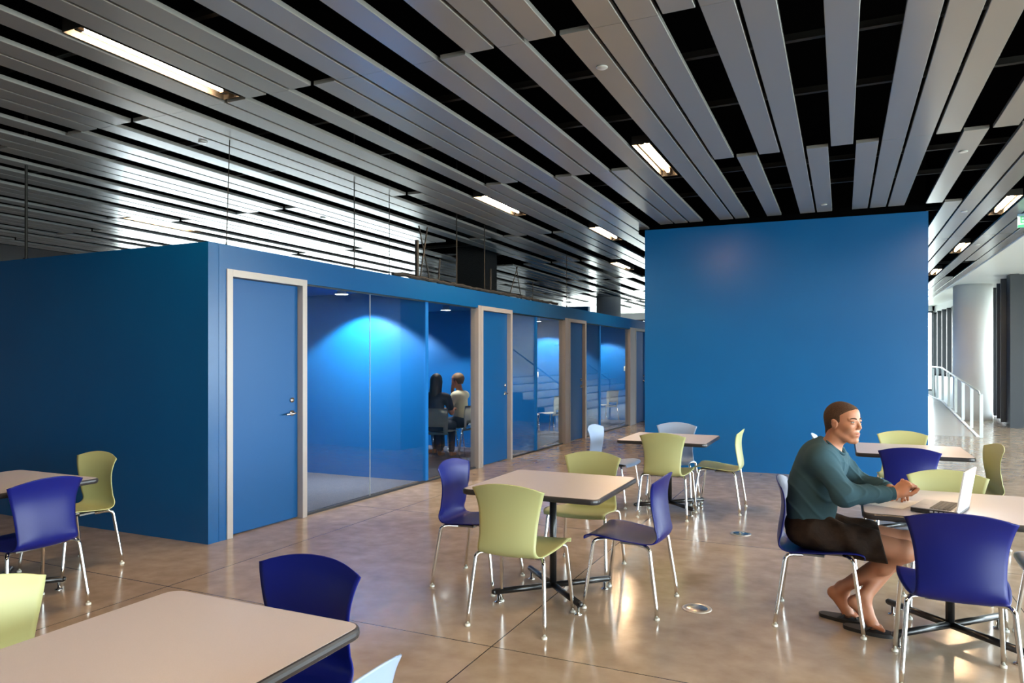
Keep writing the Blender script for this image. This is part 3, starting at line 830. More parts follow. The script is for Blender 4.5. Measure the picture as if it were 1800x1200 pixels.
# ------------------------------------------------------------------ organic shapes: smooth unions of simple solids, meshed once
class Field:
    def __init__(s, lo, hi, h):
        s.lo = np.array(lo, np.float32); s.h = h
        s.n = np.ceil((np.array(hi) - s.lo) / h).astype(int) + 1
        s.d = np.full(tuple(s.n), .08, np.float32)
        s.ax = [s.lo[i] + h * np.arange(s.n[i], dtype=np.float32) for i in range(3)]
    def _win(s, lo, hi, m):
        a = np.clip(np.floor((np.array(lo) - m - s.lo) / s.h).astype(int), 0, s.n)
        b = np.clip(np.ceil((np.array(hi) + m - s.lo) / s.h).astype(int) + 1, 0, s.n)
        if (b <= a).any(): return None
        sl = tuple(slice(i, j) for i, j in zip(a, b))
        X, Y, Z = np.meshgrid(*[s.ax[i][sl[i]] for i in range(3)], indexing='ij')
        return sl, X, Y, Z
    def _join(s, sl, e, k, cut=False):
        d = s.d[sl]
        if cut:
            hh = np.clip(.5 - .5 * (d + e) / k, 0, 1); s.d[sl] = d * (1 - hh) - e * hh + k * hh * (1 - hh)
        else:
            hh = np.clip(.5 + .5 * (e - d) / k, 0, 1); s.d[sl] = e * (1 - hh) + d * hh - k * hh * (1 - hh)
    def cap(s, a, b, ra, rb=None, k=.01, cut=False, flat=None):
        rb = ra if rb is None else rb
        a, b = np.array(a, float), np.array(b, float); R = max(ra, rb)
        w = s._win(np.minimum(a, b) - R, np.maximum(a, b) + R, .03 + k)
        if w is None: return
        sl, X, Y, Z = w; v = b - a; L2 = max(float(v @ v), 1e-9)
        t = np.clip(((X - a[0]) * v[0] + (Y - a[1]) * v[1] + (Z - a[2]) * v[2]) / L2, 0, 1)
        px, py, pz = X - a[0] - t * v[0], Y - a[1] - t * v[1], Z - a[2] - t * v[2]
        if flat is not None:      # squash along a unit direction by a factor
            f, q = np.array(flat[0], float), flat[1]; f = f / np.linalg.norm(f)
            dp = px * f[0] + py * f[1] + pz * f[2]; g = dp * (1 / q - 1)
            px, py, pz = px + g * f[0], py + g * f[1], pz + g * f[2]
            e = (np.sqrt(px * px + py * py + pz * pz) - (ra + (rb - ra) * t)) * (.5 + .5 * q)
        else:
            e = np.sqrt(px * px + py * py + pz * pz) - (ra + (rb - ra) * t)
        s._join(sl, e.astype(np.float32), k, cut)
    def ell(s, c, r, B=None, k=.01, cut=False):
        c = np.array(c, float); r = np.array(r, float); R = r.max()
        w = s._win(c - R, c + R, .03 + k)
        if w is None: return
        sl, X, Y, Z = w; X, Y, Z = X - c[0], Y - c[1], Z - c[2]
        if B is not None:
            X, Y, Z = (X * B[0][0] + Y * B[0][1] + Z * B[0][2], X * B[1][0] + Y * B[1][1] + Z * B[1][2], X * B[2][0] + Y * B[2][1] + Z * B[2][2])
        p = np.sqrt((X / r[0]) ** 2 + (Y / r[1]) ** 2 + (Z / r[2]) ** 2)
        q = np.sqrt((X / r[0] ** 2) ** 2 + (Y / r[1] ** 2) ** 2 + (Z / r[2] ** 2) ** 2) + 1e-6
        s._join(sl, (p * (p - 1) / q).astype(np.float32), k, cut)
    def grid(s): return np.meshgrid(*s.ax, indexing='ij')
    def chain(s, pts, k=.01, flat=None):
        for (a, ra), (b, rb) in zip(pts, pts[1:]): s.cap(a, b, ra, rb, k, flat=flat)
    def mesh(s, name, m, parent=None, origin=(0, 0, 0), relax=1):
        d = s.d; ins = d < 0; n = s.n
        cnt = np.zeros(tuple(n - 1), np.uint8)
        for i in (0, 1):
            for j in (0, 1):
                for k in (0, 1): cnt += ins[i:n[0] - 1 + i, j:n[1] - 1 + j, k:n[2] - 1 + k]
        act = (cnt > 0) & (cnt < 8); ci = np.argwhere(act)
        idx = np.full(act.shape, -1, np.int32); idx[tuple(ci.T)] = np.arange(len(ci))
        acc = np.zeros((len(ci), 3), np.float32); num = np.zeros(len(ci), np.float32)
        C8 = [(i, j, k) for i in (0, 1) for j in (0, 1) for k in (0, 1)]
        for a in C8:
            for b in C8:
                if sum(q - p for p, q in zip(a, b)) == 1 and all(q >= p for p, q in zip(a, b)):
                    da = d[ci[:, 0] + a[0], ci[:, 1] + a[1], ci[:, 2] + a[2]]; db = d[ci[:, 0] + b[0], ci[:, 1] + b[1], ci[:, 2] + b[2]]
                    mk = (da < 0) != (db < 0); t = np.where(mk, da / np.where(mk, da - db, 1), 0)
                    pt = np.array(a, np.float32) + t[:, None] * (np.array(b, np.float32) - np.array(a, np.float32))
                    acc += pt * mk[:, None]; num += mk
        V = (ci + acc / num[:, None]) * s.h + s.lo - np.array(origin, np.float32)
        F = []
        for ax in range(3):
            u, v = (ax + 1) % 3, (ax + 2) % 3
            sa = [slice(None)] * 3; sb = [slice(None)] * 3; sa[ax] = slice(0, -1); sb[ax] = slice(1, None)
            A_, B_ = ins[tuple(sa)], ins[tuple(sb)]
            e = np.argwhere(A_ != B_); e = e[(e[:, u] > 0) & (e[:, v] > 0) & (e[:, u] < n[u] - 1) & (e[:, v] < n[v] - 1)]
            fl = A_[tuple(e.T)]
            q = []
            for du, dv in ((1, 1), (0, 1), (0, 0), (1, 0)):
                c = e.copy(); c[:, u] -= du; c[:, v] -= dv; q.append(idx[tuple(c.T)])
            q = np.stack(q, 1); q[~fl] = q[~fl][:, ::-1]; F.append(q)
        F = np.concatenate(F); F = F[(F >= 0).all(1)]
        me = bpy.data.meshes.new(name)
        me.vertices.add(len(V)); me.vertices.foreach_set('co', V.ravel().astype(np.float32))
        me.loops.add(F.size); me.loops.foreach_set('vertex_index', F.ravel().astype(np.int32))
        me.polygons.add(len(F)); me.polygons.foreach_set('loop_start', np.arange(0, F.size, 4, dtype=np.int32))
        me.update(calc_edges=True); me.validate()
        me.polygons.foreach_set('use_smooth', [True] * len(me.polygons))
        me.materials.append(M[m] if isinstance(m, str) else m)
        o = bpy.data.objects.new(name, me); COL.objects.link(o)
        if parent: o.parent = parent
        if relax:
            md = o.modifiers.new('relax', 'SMOOTH'); md.factor = .5; md.iterations = relax
        return o

M['skin'] = bump(noise_col(mat('skin', (.41, .185, .105), .48, 0, .4, sss=.12), (.46, .20, .12), 14, .6), 700, .0004, .2)
M['lip'] = mat('lip', (.36, .11, .09), .4)
M['eyew'] = mat('eye_white', (.30, .27, .25), .3)
M['iris'] = mat('iris', (.05, .06, .06), .1)
M['hair'] = bump(noise_col(mat('short_brown_hair', (.060, .032, .018), .8, 0, .2), (.125, .070, .042), 260, .9), 700, .004, 1)
M['hair_dark'] = bump(mat('dark_long_hair', (.016, .010, .008), .45, 0, .5), 300, .003, .8, (6, 6, .6))
M['hair_fair'] = bump(mat('fair_short_hair', (.16, .095, .045), .6), 500, .002, .8)
M['sweat'] = bump(noise_col(mat('teal_fleece', (.036, .080, .105), .92, 0, .15), (.045, .098, .125), 700, .6), 1200, .0008, .4)
M['rib'] = bump(mat('teal_rib_knit', (.030, .070, .092), .92, 0, .15), 900, .002, .6, (1, 1, .05))
M['shorts'] = bump(noise_col(mat('brown_shorts', (.020, .012, .009), .8, 0, .2), (.034, .021, .014), 25, .7), 60, .004, .5)
M['navycloth'] = mat('navy_cloth', (.012, .018, .035), .85)
M['tee'] = mat('pale_tee', (.66, .66, .50), .85)
M['jeans'] = mat('dark_jeans', (.02, .028, .05), .9)
M['flip'] = mat('black_rubber', (.012, .011, .011), .6)

def V3(*a): return np.array(a, float)
def unit(v): v = np.array(v, float); return v / np.linalg.norm(v)

def head(F, o, B, sc=1.0, face=True):
    """skull and features; B rows = forward, left, up"""
    B = [unit(b) for b in B]
    P = lambda f, s, u: np.array(o) + (B[0] * f + B[1] * s + B[2] * u) * sc
    E = lambda c, r, k=.012, cut=False: F.ell(P(*c), np.array(r) * sc, B, k * sc, cut)
    C_ = lambda a, b, ra, rb=None, k=.01, cut=False: F.cap(P(*a), P(*b), ra * sc, (rb or ra) * sc, k * sc, cut)
    E((-.016, 0, .034), (.096, .074, .086)); E((.022, 0, -.020), (.066, .060, .088), .03)
    E((.030, 0, .050), (.062, .060, .052), .02)
    for q in (-1, 1):
        C_((-.006, q * .054, -.050), (.052, q * .024, -.099), .0165, .016, .014)
        E((.056, q * .036, -.022), (.028, .022, .024), .02)
    E((.066, 0, -.100), (.022, .024, .019), .018)
    E((.070, 0, -.066), (.022, .030, .022), .015)
    if face:
        for q in (-1, 1):
            E((.096, q * .032, .008), (.015, .017, .0085), .010, True)
            C_((.084, q * .018, .0225), (.070, q * .048, .0225), .0085, .007, .008)
            E((.0805, q * .032, .0135), (.0125, .0165, .0042), .004)       # upper lid
            E((.0790, q * .032, -.0010), (.0120, .015, .0036), .004)       # lower lid
            E((.0945, q * .0110, -.0300), (.0095, .0068, .0066), .006)     # nostril wing
            E((-.008, q * .074, -.004), (.019, .0075, .030), .004)        # ear
            E((-.002, q * .082, -.002), (.009, .005, .017), .004, True)
            E((-.012, q * .078, .012), (.013, .0055, .013), .003)
        C_((.083, 0, .016), (.101, 0, -.020), .0080, .0092, .008)
        E((.1025, 0, -.0255), (.0100, .0090, .0082), .006)
        E((.0865, 0, -.0595), (.0090, .021, .0048), .004); E((.0845, 0, -.0715), (.0090, .018, .0060), .004)
        C_((.0965, -.016, -.0655), (.0965, .016, -.0655), .0024, .0024, .002, True)
    return P, B

def face_parts(P, B, parent, org, sc=1.0):
    org = np.array(org)
    for q in (-1, 1):
        bm = bmesh.new(); bmesh.ops.create_uvsphere(bm, u_segments=20, v_segments=14, radius=.0118 * sc)
        bmesh.ops.translate(bm, verts=bm.verts[:], vec=Vector(P(.0740, q * .032, .0062) - org)); e = obj('eye', bm, 'eyew', parent, True)
        bm = bmesh.new(); bmesh.ops.create_uvsphere(bm, u_segments=16, v_segments=10, radius=.0062 * sc)
        bmesh.ops.translate(bm, verts=bm.verts[:], vec=Vector(P(.0812, q * .032 + .0008, .0064) - org)); obj('iris', bm, 'iris', e, True)
        bm = bmesh.new()
        pts = [P(.0925, q * .016, .0245), P(.0915, q * .028, .0285), P(.0835, q * .041, .0285), P(.073, q * .051, .024)]
        tube(bm, smooth_path([Vector(p - org) for p in pts], 2), .0042 * sc, 8, r_end=.002 * sc); obj('eyebrow', bm, 'hair', parent, True)
    F = Field(P(.085, 0, -.066) - .03, P(.085, 0, -.066) + .03, .0015)
    F.ell(P(.0878, 0, -.0600), np.array((.0095, .0200, .0042)) * sc, B, .002); F.ell(P(.0855, 0, -.0712), np.array((.0096, .0170, .0050)) * sc, B, .002)
    F.cap(P(.098, -.02, -.0655), P(.098, .02, -.0655), .0022, .0022, .001, True)
    F.mesh('lips', 'lip', parent, org)

def hand(F, W, d, n, side, curl, thumb_in=.35, sc=1.0, spread=.10):
    """W wrist, d along the palm, n back-of-hand normal, side: +1 puts the thumb on cross(n, d)'s side"""
    d = unit(d); n = unit(n - d * np.dot(n, d)) if True else n; t = np.cross(n, d) * side; W = np.array(W, float)
    P = lambda a, b, c: W + (d * a + t * b + n * c) * sc
    B = [d, t, n]
    F.cap(P(-.03, 0, 0), P(.02, 0, 0), .025 * sc, .024 * sc, .01, flat=(n, .78))
    F.ell(P(.050, .002, 0), np.array((.050, .040, .0155)) * sc, B, .014)
    F.ell(P(.030, .026, -.008), np.array((.032, .017, .015)) * sc, B, .012)
    lens = (.078, .088, .082, .064)
    for i in range(4):
        b = .030 - i * .0195; s0 = P(.088 - (.006 if i == 3 else 0) - (.003 if i == 0 else 0), b, .002)
        ang = 0; p = s0; dirn = d + t * spread * (1 - i * .66); dirn = unit(dirn); r = (.0098, .0100, .0096, .0086)[i] * sc
        F.ell(s0, np.array((.0115, .0105, .0115)) * sc, B, .006)
        for j, fr in enumerate((.46, .30, .24)):
            ang += curl[i] * (1.0, 1.25, .8)[j]
            v = dirn * math.cos(ang) - n * math.sin(ang)
            q = p + v * lens[i] * fr * sc
            F.cap(p, q, r * (1 - .08 * j), r * (1 - .08 * (j + 1)), .003); p = q
    a = P(.022, .030, -.006); v1 = unit(d * .72 + t * (.75 - thumb_in) - n * .35); b = a + v1 * .042 * sc
    v2 = unit(d * .9 + t * (.25 - thumb_in) - n * (.3 + thumb_in * .5)); c = b + v2 * .032 * sc; v3 = unit(d * .9 - t * thumb_in * .8 - n * .35); e = c + v3 * .026 * sc
    F.cap(a, b, .0135 * sc, .0115 * sc, .008); F.cap(b, c, .0112 * sc, .0100 * sc, .003); F.cap(c, e, .0100 * sc, .0085 * sc, .003)

def foot(F, A, H, Bl, T, sidev):
    A, H, Bl, T = map(lambda q: np.array(q, float), (A, H, Bl, T)); sv = unit(sidev)
    F.cap(A, H + (A - H) * .15, .036, .030, .02); F.ell(H, (.030, .029, .030), None, .02)
    F.cap(H, Bl, .028, .030, .02); F.cap(A, Bl, .030, .024, .02)
    F.cap(Bl - sv * .020, Bl + sv * .022, .021, .019, .015)
    for i in range(5):
        b = Bl + sv * (.030 - i * .0145); d = unit(T - Bl); L = (.062, .058, .052, .046, .038)[i]
        F.cap(b, b + d * L, .0120 if i == 0 else .0088, .0105 if i == 0 else .0072, .004)

def body_arm(F, S_, E_, W_, r, k=.02):
    F.cap(S_, E_, r[0], r[1], k); F.cap(E_, W_, r[2], r[3], k)

# ------------------------------------------------------------------ the seated man
OR = (-.17, 4.60, 0)
man = empty('person', OR, 0, 'person in a teal sweatshirt and dark shorts seated at the laptop table, looking right', 'person')
pel = V3(-.165, 4.60, .535)
hipR, hipL = V3(-.13, 4.515, .525), V3(-.13, 4.685, .525)
kneeR, kneeL = V3(.315, 4.475, .475), V3(.33, 4.69, .485)
ankR, ankL = V3(.005, 4.64, .190), V3(.115, 4.52, .185)
sp1, sp2, sp3 = V3(-.172, 4.60, .66), V3(-.150, 4.60, .80), V3(-.105, 4.60, .925)
neck0, neck1 = V3(-.060, 4.60, 1.005), V3(-.022, 4.595, 1.085)
shR, shL = V3(-.105, 4.425, .955), V3(-.055, 4.775, .945)
elR, elL = V3(.015, 4.335, .785), V3(.10, 4.83, .775)
wrR, wrL = V3(.262, 4.405, .800), V3(.250, 4.665, .785)
hc = V3(.008, 4.592, 1.160)
yaw = math.radians(-34); pit = math.radians(2)
fw = V3(math.cos(yaw) * math.cos(pit), math.sin(yaw) * math.cos(pit), math.sin(pit))
up = unit(V3(.02, 0, 1) - fw * np.dot(V3(.02, 0, 1), fw)); lf = np.cross(up, fw)

F = Field((-.36, 4.24, -.0), (.46, 4.92, 1.32), .0038)
# trunk
F.ell(pel, (.125, .165, .105), None, .03)
F.chain([(sp1, .115), (sp2, .120), (sp3, .120)], .05, flat=((1, 0, 0), .85))
F.cap(shR + V3(.005, .05, -.01), shL + V3(.005, -.05, -.01), .062, .062, .06)
F.cap(neck0 - V3(.012, 0, .02), neck1 - V3(.006, 0, 0), .059, .053, .03)
F.cap(neck1 - V3(.006, 0, 0), hc + V3(-.022, 0, -.05), .053, .052, .012)
# arms, legs
body_arm(F, shR, elR, wrR, (.048, .040, .040, .026)); body_arm(F, shL, elL, wrL, (.048, .040, .040, .026))
for hp, kn, an in ((hipR, kneeR, ankR), (hipL, kneeL, ankL)):
    F.cap(hp, kn, .085, .058, .03); F.ell(kn + V3(.012, 0, .005), (.054, .050, .052), None, .02)
    mid = kn * .66 + an * .34; F.cap(kn, mid, .053, .054, .02); F.cap(mid, an, .053, .034, .02)
    F.ell(mid + V3(-.0, 0, -.012), (.052, .045, .050), None, .02)
foot(F, ankR, V3(-.045, 4.65, .150), V3(.030, 4.625, .052), V3(.105, 4.605, .034), (-.15, 1, 0))
foot(F, ankL, V3(.062, 4.515, .150), V3(.155, 4.478, .052), V3(.235, 4.452, .034), (-.2, -1, 0))
hand(F, wrR, V3(.66, .16, .66), V3(-.45, -.80, .45), -1, (.95, 1.15, 1.25, 1.3), .30, .96)
hand(F, wrL, V3(.45, -.85, .10), V3(.35, .15, .9), 1, (.35, .5, .6, .7), .30, .98)
PH_, BH = head(F, hc, (fw, lf, up))
F.mesh('body', 'skin', man, OR, 2)
face_parts(PH_, BH, man, OR)

# cropped hair
F = Field(hc - .13, hc + .13, .0028)
F.ell(PH_(-.016, 0, .034), (.1005, .0785, .0905), BH, .01); F.ell(PH_(.026, 0, .052), (.066, .0645, .0545), BH, .015)
F.cap(PH_(-.055, 0, -.02), PH_(-.060, 0, -.055), .055, .050, .02)
X, Y, Z = F.grid(); q = [(X - hc[0]) * b[0] + (Y - hc[1]) * b[1] + (Z - hc[2]) * b[2] for b in BH]
f_, s_2, u_ = q
front = f_ - (.024 + .050 * np.clip((u_ - .045) / .03, 0, 1)) - .9 * np.clip(u_ - .072, 0, 1)   # hairline
front = np.where(u_ > .080, f_ - .10, front)
lowc = -(u_ + .000 + np.where(f_ < -.030, .068, .012))
F.d = np.maximum(F.d, np.maximum(front, lowc).astype(np.float32))
F.mesh('hair', 'hair', man, OR, 2)

# sweatshirt
F = Field((-.38, 4.22, .50), (.36, 4.95, 1.12), .0042)
F.chain([(pel + V3(-.005, 0, .055), .138), (sp1 + V3(.005, 0, 0), .138), (sp2, .142), (sp3, .135)], .06, flat=((1, 0, 0), .90))
F.ell(sp3 + V3(-.005, 0, .00), (.125, .180, .120), None, .06)
F.cap(shR + V3(.0, .05, 0), shL + V3(.0, -.05, 0), .078, .078, .06)
F.cap(neck0 - V3(.01, 0, .03), neck0 + V3(.012, 0, .035), .078, .068, .04)
for S_, E_, W_ in ((shR, elR, wrR), (shL, elL, wrL)):
    F.cap(S_, E_, .072, .060, .05); F.cap(E_, E_ * .2 + W_ * .8, .060, .045, .03)
    F.ell(E_ + V3(-.01, 0, -.005), (.062, .058, .055), None, .03)
# arm opening at the front of the body stays clear; folds
X, Y, Z = F.grid()
rg = lambda t, w=.38: np.exp(-(np.sin(t) / w) ** 2) - .3                # narrow raised creases
armw = np.clip((X + .03) / .10, 0, 1)                                  # sleeves
fold = -.0062 * rg(44 * (X * .85 - Z * .55) + 2.6 * np.sin(15 * Y + 12 * Z) + 1.4 * np.sin(29 * Z)) * armw
fold -= .0058 * rg(26 * (Z + .95 * X) + 2.2 * np.sin(9 * Y + 7 * X)) * np.clip((.92 - Z) / .16, 0, 1) * (1 - armw)
fold -= .0048 * rg(36 * (Y * .9 + .25 * X) + 1.8 * np.sin(12 * Z)) * np.clip((X + .09) / .05, 0, 1) * np.clip((Z - .74) / .1, 0, 1)
F.d += fold.astype(np.float32)
tx = (F.d * 0 + 1)
# neck hole
F.cap(neck0 + V3(.006, 0, .03), neck1 + V3(.01, 0, .02), .0605, .062, .004, True)
nd = unit(neck1 - neck0 + V3(.03, 0, 0)); pl = (X - (neck0[0] + .010)) * nd[0] + (Y - neck0[1]) * nd[1] + (Z - (neck0[2] + .018)) * nd[2]
F.d = np.where((np.abs(X - neck0[0]) < .13) & (np.abs(Y - 4.6) < .11), np.maximum(F.d, pl.astype(np.float32)), F.d)
# hem
F.d = np.maximum(F.d, (.545 - Z + .12 * np.clip(X + .17, 0, 1)).astype(np.float32))
shirt = F.mesh('sweatshirt', 'sweat', man, OR, 2)
# ribbed collar and cuffs
cx = neck0 + nd * .020 + V3(.009, 0, .0)
a1 = unit(np.cross(nd, V3(0, 1, 0))); a2 = np.cross(nd, a1)
bm = bmesh.new()
ring = [Vector(cx + (a1 * math.cos(t) * .0655 + a2 * math.sin(t) * .0665) - V3(*OR)) for t in (2 * PI * i / 36 for i in range(37))]
tube(bm, ring, .0085, 8, cap=False); obj('collar', bm, 'rib', shirt, True)
for E_, W_ in ((elR, wrR), (elL, wrL)):
    dd = W_ - E_; c0 = E_ + dd * .76; c1 = E_ + dd * .99
    bm = bmesh.new(); tube(bm, [Vector(c0 - V3(*OR)), Vector(c0 + dd * .05 - V3(*OR)), Vector(c1 - dd * .03 - V3(*OR)), Vector(c1 - V3(*OR))], .041, 20, cap=True, r_end=.0335)
    obj('cuff', bm, 'rib', shirt, True)

# shorts
F = Field((-.36, 4.36, .36), (.32, 4.84, .68), .0045)
F.ell(pel + V3(0, 0, .0), (.150, .185, .125), None, .03)
for hp, kn in ((hipR, kneeR), (hipL, kneeL)):
    e = hp + (kn - hp) * .80; F.cap(hp + V3(0, 0, -.005), e + V3(0, 0, -.006), .103, .086, .03)
X, Y, Z = F.grid()
F.d += (.0045 * np.sin(38 * X + 26 * Z + 4 * np.sin(11 * Y)) + .003 * np.sin(24 * Y + 30 * Z + 3 * np.sin(20 * X))).astype(np.float32)
F.d = np.maximum(F.d, (Z - .640).astype(np.float32)); F.d = np.maximum(F.d, (X + .25 * (Z - .47) - .215).astype(np.float32)); F.d = np.maximum(F.d, (.428 - Z - 2.0 * np.clip(X - .05, 0, 1)).astype(np.float32))
for hp, kn in ((hipR, kneeR), (hipL, kneeL)):
    e = hp + (kn - hp) * .72; F.cap(e, kn + (kn - hp) * .2, .068, .072, .004, True)
sh = F.mesh('shorts', 'shorts', man, OR, 2)

# flip-flops (separate things on the floor)
def flipflop(x, y, deg, label):
    r = empty('flip_flop', (x, y, 0), math.radians(deg), label, 'sandal', "the seated man's flip-flops")
    n = 24; out = []
    for i in range(n + 1):
        t = i / n; wv = .040 + .010 * math.sin(PI * t) + .006 * math.sin(2 * PI * t - 2.2)
        out.append((-.135 + .27 * t, wv * math.sqrt(max(0, 1 - (2 * t - 1) ** 8))))
    poly = [(a, b) for a, b in out] + [(a, -b * .95) for a, b in out[::-1][1:-1]]
    poly = [p for i, p in enumerate(poly) if i == 0 or (abs(p[0] - poly[i - 1][0]) + abs(p[1] - poly[i - 1][1])) > 1e-4]
    bm = bmesh.new(); prism(bm, poly[::-1], 0, .020); obj('sole', bm, 'flip', r)
    bm = bmesh.new()
    for q in (-1, 1): tube(bm, smooth_path([(.075, 0, .018), (.06, q * .012, .047), (.02, q * .038, .047), (-.02, q * .044, .015)], 2), .006, 8)
    obj('strap', bm, 'flip', r, True)
flipflop(.005, 4.635, -14, 'black flip-flop farther under the seated man, left of the other one')
flipflop(.135, 4.48, -14, 'black flip-flop nearer the camera under the seated man')

# ------------------------------------------------------------------ meeting-room chairs, table and the two people behind the glass
def room_chair(x, y, deg, label, first=[None]):
    if first[0] is not None: return dup(first[0], (x, y, .008), math.radians(deg), label)
    r = empty('meeting_chair', (x, y, .008), math.radians(deg), label, 'chair', 'white slotted-back chairs behind the glass')
    def sheet(prof, w0, w1, nm, hole=None):
        bm = bmesh.new(); n = len(prof); W_ = 12; g = []
        for i, (yy, zz) in enumerate(prof):
            w = w0 + (w1 - w0) * i / (n - 1)
            g.append([bm.verts.new((w * (2 * j / W_ - 1), yy + .02 * abs(2 * j / W_ - 1) ** 2 * (1 if nm == 'backrest' else 0), zz)) for j in range(W_ + 1)])
        for i in range(n - 1):
            for j in range(W_):
                if hole and hole(i, j): continue
                bm.faces.new((g[i][j], g[i][j + 1], g[i + 1][j + 1], g[i + 1][j]))
        bmesh.ops.solidify(bm, geom=bm.faces[:], thickness=.012); return obj(nm, bm, 'white_pl', r, True)
    sheet([(.21, .43), (.19, .445), (.1, .447), (0, .44), (-.1, .44), (-.19, .45)], .22, .205, 'seat')
    sheet([(-.19, .40), (-.215, .44), (-.225, .48), (-.228, .52), (-.225, .58), (-.222, .66), (-.235, .74), (-.25, .80)], .20, .215, 'backrest', lambda i, j: 1 <= i <= 2 and 2 <= j <= 9)
    for sx in (-1, 1):
        for sy in (-1, 1):
            bm = bmesh.new(); tube(bm, [(sx * .19, sy * .17, .43), (sx * .225, sy * .235, .0)], .0095, 8); obj('leg', bm, 'chrome', r, True)
    first[0] = r; return r
room_chair(-5.58, 9.50, 8, 'white slotted chair the dark-haired person sits on behind the glass')
room_chair(-5.62, 10.16, 90, 'white chair the short-haired person sits on behind the glass')
room_chair(-5.66, 10.72, 120, 'white chair behind the short-haired person in the second room')
room_chair(-5.42, 13.72, 75, 'white chair beside the low white cabinet in the third room')
room_chair(-5.72, 13.2, -70, 'white chair half hidden at the seam of the third room glass')
room_chair(-5.20, 16.75, 65, 'lone white chair in the farthest glass-fronted room')
mt = empty('meeting_table', (-6.66, 10.05, .008), 0, 'small dark table between the two people in the second room', 'table')
bm = bmesh.new(); prism(bm, rrect(1.1, .9, .04), .70, .73); obj('tabletop', bm, 'edge', mt)
bm = bmesh.new(); tube(bm, [(0, 0, .03), (0, 0, .7)], .035, 14); lathe(bm, [(0, 0), (.28, 0), (.28, .015), (.04, .035), (0, .035)]); obj('pedestal', bm, 'black', mt, True)
cb = empty('low_cabinet', (-5.15, 14.2, .008), 0, 'low white cabinet against the wall in the third room', 'cabinet')
bm = bmesh.new(); bx(bm, -.24, .24, -.16, .16, .04, .72, .004); bx(bm, -.22, .22, -.14, .14, 0, .04); obj('body', bm, 'white_pl', cb)
bm = bmesh.new(); bx(bm, -.235, -.003, -.178, -.161, .05, .70, .002); bx(bm, .003, .235, -.178, -.161, .05, .70, .002); obj('door', bm, 'white_pl', cb)

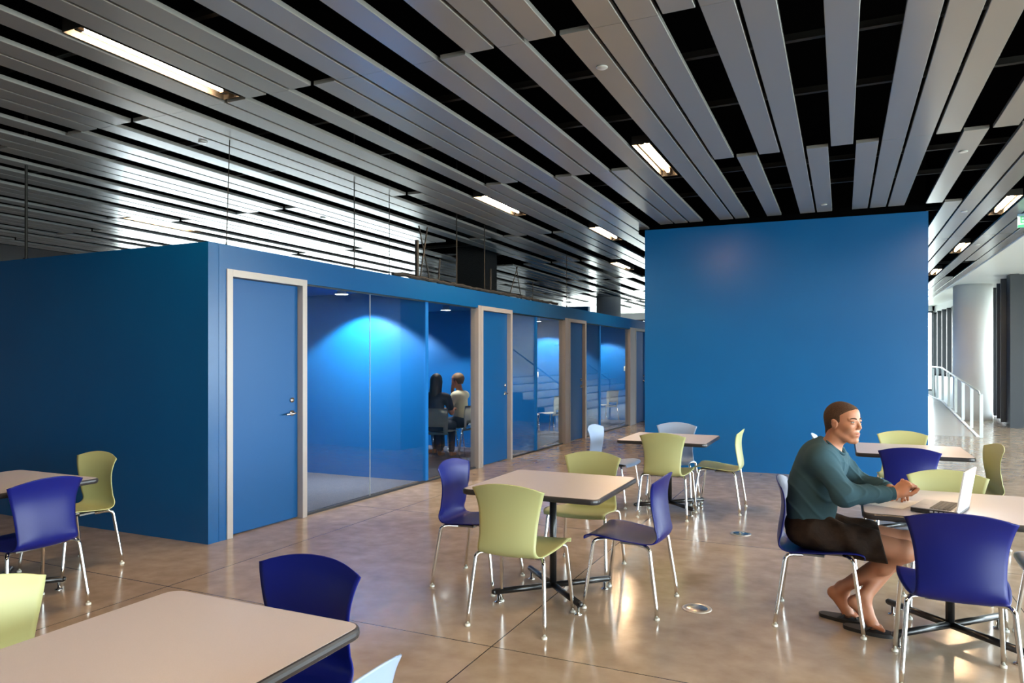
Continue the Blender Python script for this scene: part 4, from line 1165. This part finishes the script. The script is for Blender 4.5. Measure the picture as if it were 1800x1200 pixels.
def seated(cx, cy, deg, label, top, hairm, long_hair, arm_up):
    """a seated figure facing local +x, turned by deg"""
    r = empty('person', (cx, cy, .008), math.radians(deg), label, 'person')
    O = (0, 0, 0); H = .0085
    pel = V3(0, 0, .54); hcn = V3(.05, 0, 1.19)
    F = Field((-.28, -.36, 0), (.62, .36, 1.36), H)
    F.ell(pel, (.12, .16, .10), None, .03); F.cap(V3(-.01, 0, .6), V3(.0, 0, .90), .11, .115, .05, flat=((1, 0, 0), .85))
    F.cap(V3(.0, -.13, .96), V3(.0, .13, .96), .06, .06, .05); F.cap(V3(0, 0, .98), V3(.03, 0, 1.12), .052, .05, .02)
    for q in (-1, 1):
        F.cap(V3(0, q * .09, .53), V3(.43, q * .10, .50), .08, .055, .03); F.cap(V3(.43, q * .10, .50), V3(.40, q * .10, .09), .052, .034, .02)
        F.cap(V3(.40, q * .10, .045), V3(.56, q * .10, .03), .034, .026, .02)
    if arm_up:
        F.cap(V3(0, -.185, .95), V3(.22, -.15, .80), .045, .038, .02); F.cap(V3(.22, -.15, .80), V3(.17, -.05, 1.05), .036, .026, .02)
        hand(F, V3(.17, -.05, 1.05), V3(-.15, .15, .95), V3(.9, 0, .1), 1, (.5, .6, .6, .6), .3, .95)
        F.cap(V3(0, .185, .95), V3(.10, .24, .72), .045, .038, .02); F.cap(V3(.10, .24, .72), V3(.34, .17, .765), .036, .026, .02)
        hand(F, V3(.34, .17, .765), V3(1, -.1, .02), V3(0, 0, 1), -1, (.3, .3, .3, .3), .3, .95)
    else:
        for q in (-1, 1):
            F.cap(V3(0, q * .185, .95), V3(.09, q * .23, .72), .045, .038, .02); F.cap(V3(.09, q * .23, .72), V3(.33, q * .16, .765), .036, .026, .02)
            hand(F, V3(.33, q * .16, .765), V3(1, -q * .2, .02), V3(0, 0, 1), -q, (.3, .3, .3, .3), .3, .95)
    P, B = head(F, hcn, (V3(1, 0, -.08), V3(0, 1, 0), V3(.08, 0, 1)))
    F.mesh('body', 'skin', r, O, 1)
    F = Field((-.26, -.34, .45), (.30, .34, 1.1), H)
    F.cap(V3(-.01, 0, .58), V3(.0, 0, .90), .135, .135, .05, flat=((1, 0, 0), .88)); F.cap(V3(.0, -.13, .955), V3(.0, .13, .955), .078, .078, .05)
    for q in (-1, 1):
        e = V3(.22, -.15, .80) if (arm_up and q < 0) else V3(.09, q * .235, .72)
        s = V3(0, q * .185, .95); F.cap(s, s + (e - s) * .62, .066, .058, .03)
    F.cap(V3(0, 0, 1.0), V3(.03, 0, 1.13), .056, .054, .004, True)
    F.mesh('shirt', top, r, O, 1)
    F = Field((-.22, -.28, .05), (.56, .28, .68), H)
    F.ell(pel, (.142, .180, .118), None, .03)
    for q in (-1, 1): F.cap(V3(0, q * .09, .53), V3(.43, q * .10, .50), .094, .070, .03); F.cap(V3(.43, q * .10, .50), V3(.40, q * .10, .12), .068, .052, .02)
    F.mesh('trousers', 'jeans', r, O, 1)
    F = Field(hcn - V3(.17, .15, .32), hcn + V3(.14, .15, .15), .005)
    F.ell(P(-.018, 0, .036), (.108, .085, .095), B, .01)
    if long_hair:
        F.cap(P(-.06, 0, .0), P(-.085, 0, -.22), .085, .075, .03, flat=((1, 0, 0), .7))
        for q in (-1, 1): F.cap(P(-.02, q * .062, 0), P(-.05, q * .070, -.20), .036, .030, .02)
    else: F.cap(P(-.045, 0, -.01), P(-.048, 0, -.04), .060, .050, .02)
    X, Y, Z = F.grid(); f_ = (X - hcn[0]); u_ = (Z - hcn[2])
    cutf = np.where(u_ > .075, f_ - .085, f_ - .030); low = -(u_ + np.where(f_ < -.03, .30 if long_hair else .050, .20 if long_hair else .012))
    F.d = np.maximum(F.d, np.maximum(cutf, low).astype(np.float32))
    F.mesh('hair', hairm, r, O, 1)
    return r
seated(-5.64, 9.46, 98, 'dark-haired person in a navy top seated behind the glass, back to the camera', 'navycloth', 'hair_dark', True, False)
seated(-5.60, 10.16, 180, 'short-haired person in a pale t-shirt seated behind the glass, hand raised to the face', 'tee', 'hair_fair', False, True)


# ------------------------------------------------------------------ world
w = bpy.data.worlds.new('world'); scene.world = w; w.use_nodes = True
nt = w.node_tree; N, L = nt.nodes, nt.links
bg = N['Background']
tc = N.new('ShaderNodeTexCoord'); sp = N.new('ShaderNodeSeparateXYZ'); L.new(tc.outputs['Generated'], sp.inputs[0])
cr = N.new('ShaderNodeValToRGB'); mr = N.new('ShaderNodeMapRange'); mr.inputs['From Min'].default_value = -.3; mr.inputs['From Max'].default_value = .6
L.new(sp.outputs['Z'], mr.inputs['Value']); L.new(mr.outputs['Result'], cr.inputs['Fac'])
e = cr.color_ramp.elements
e[0].position = 0; e[0].color = (.30, .33, .30, 1); e[1].position = 1; e[1].color = (.62, .82, 1.0, 1)
q = cr.color_ramp.elements.new(.33); q.color = (.55, .60, .58, 1)
q = cr.color_ramp.elements.new(.40); q.color = (.88, .95, 1.0, 1)
L.new(cr.outputs['Color'], bg.inputs['Color']); bg.inputs['Strength'].default_value = 17.0

scene.view_settings.view_transform = 'Standard'
scene.view_settings.look = 'None'
scene.view_settings.exposure = 0.5
scene.view_settings.gamma = 1.0
scene.view_settings.use_curve_mapping = False
try:
    scene.cycles.use_denoising = True
    scene.cycles.max_bounces = 8
    scene.cycles.diffuse_bounces = 4
    scene.cycles.glossy_bounces = 4
    scene.cycles.transparent_max_bounces = 12
    scene.cycles.sample_clamp_indirect = 8
    scene.cycles.caustics_reflective = False
    scene.cycles.caustics_refractive = False
except Exception as ex_:
    print(ex_)
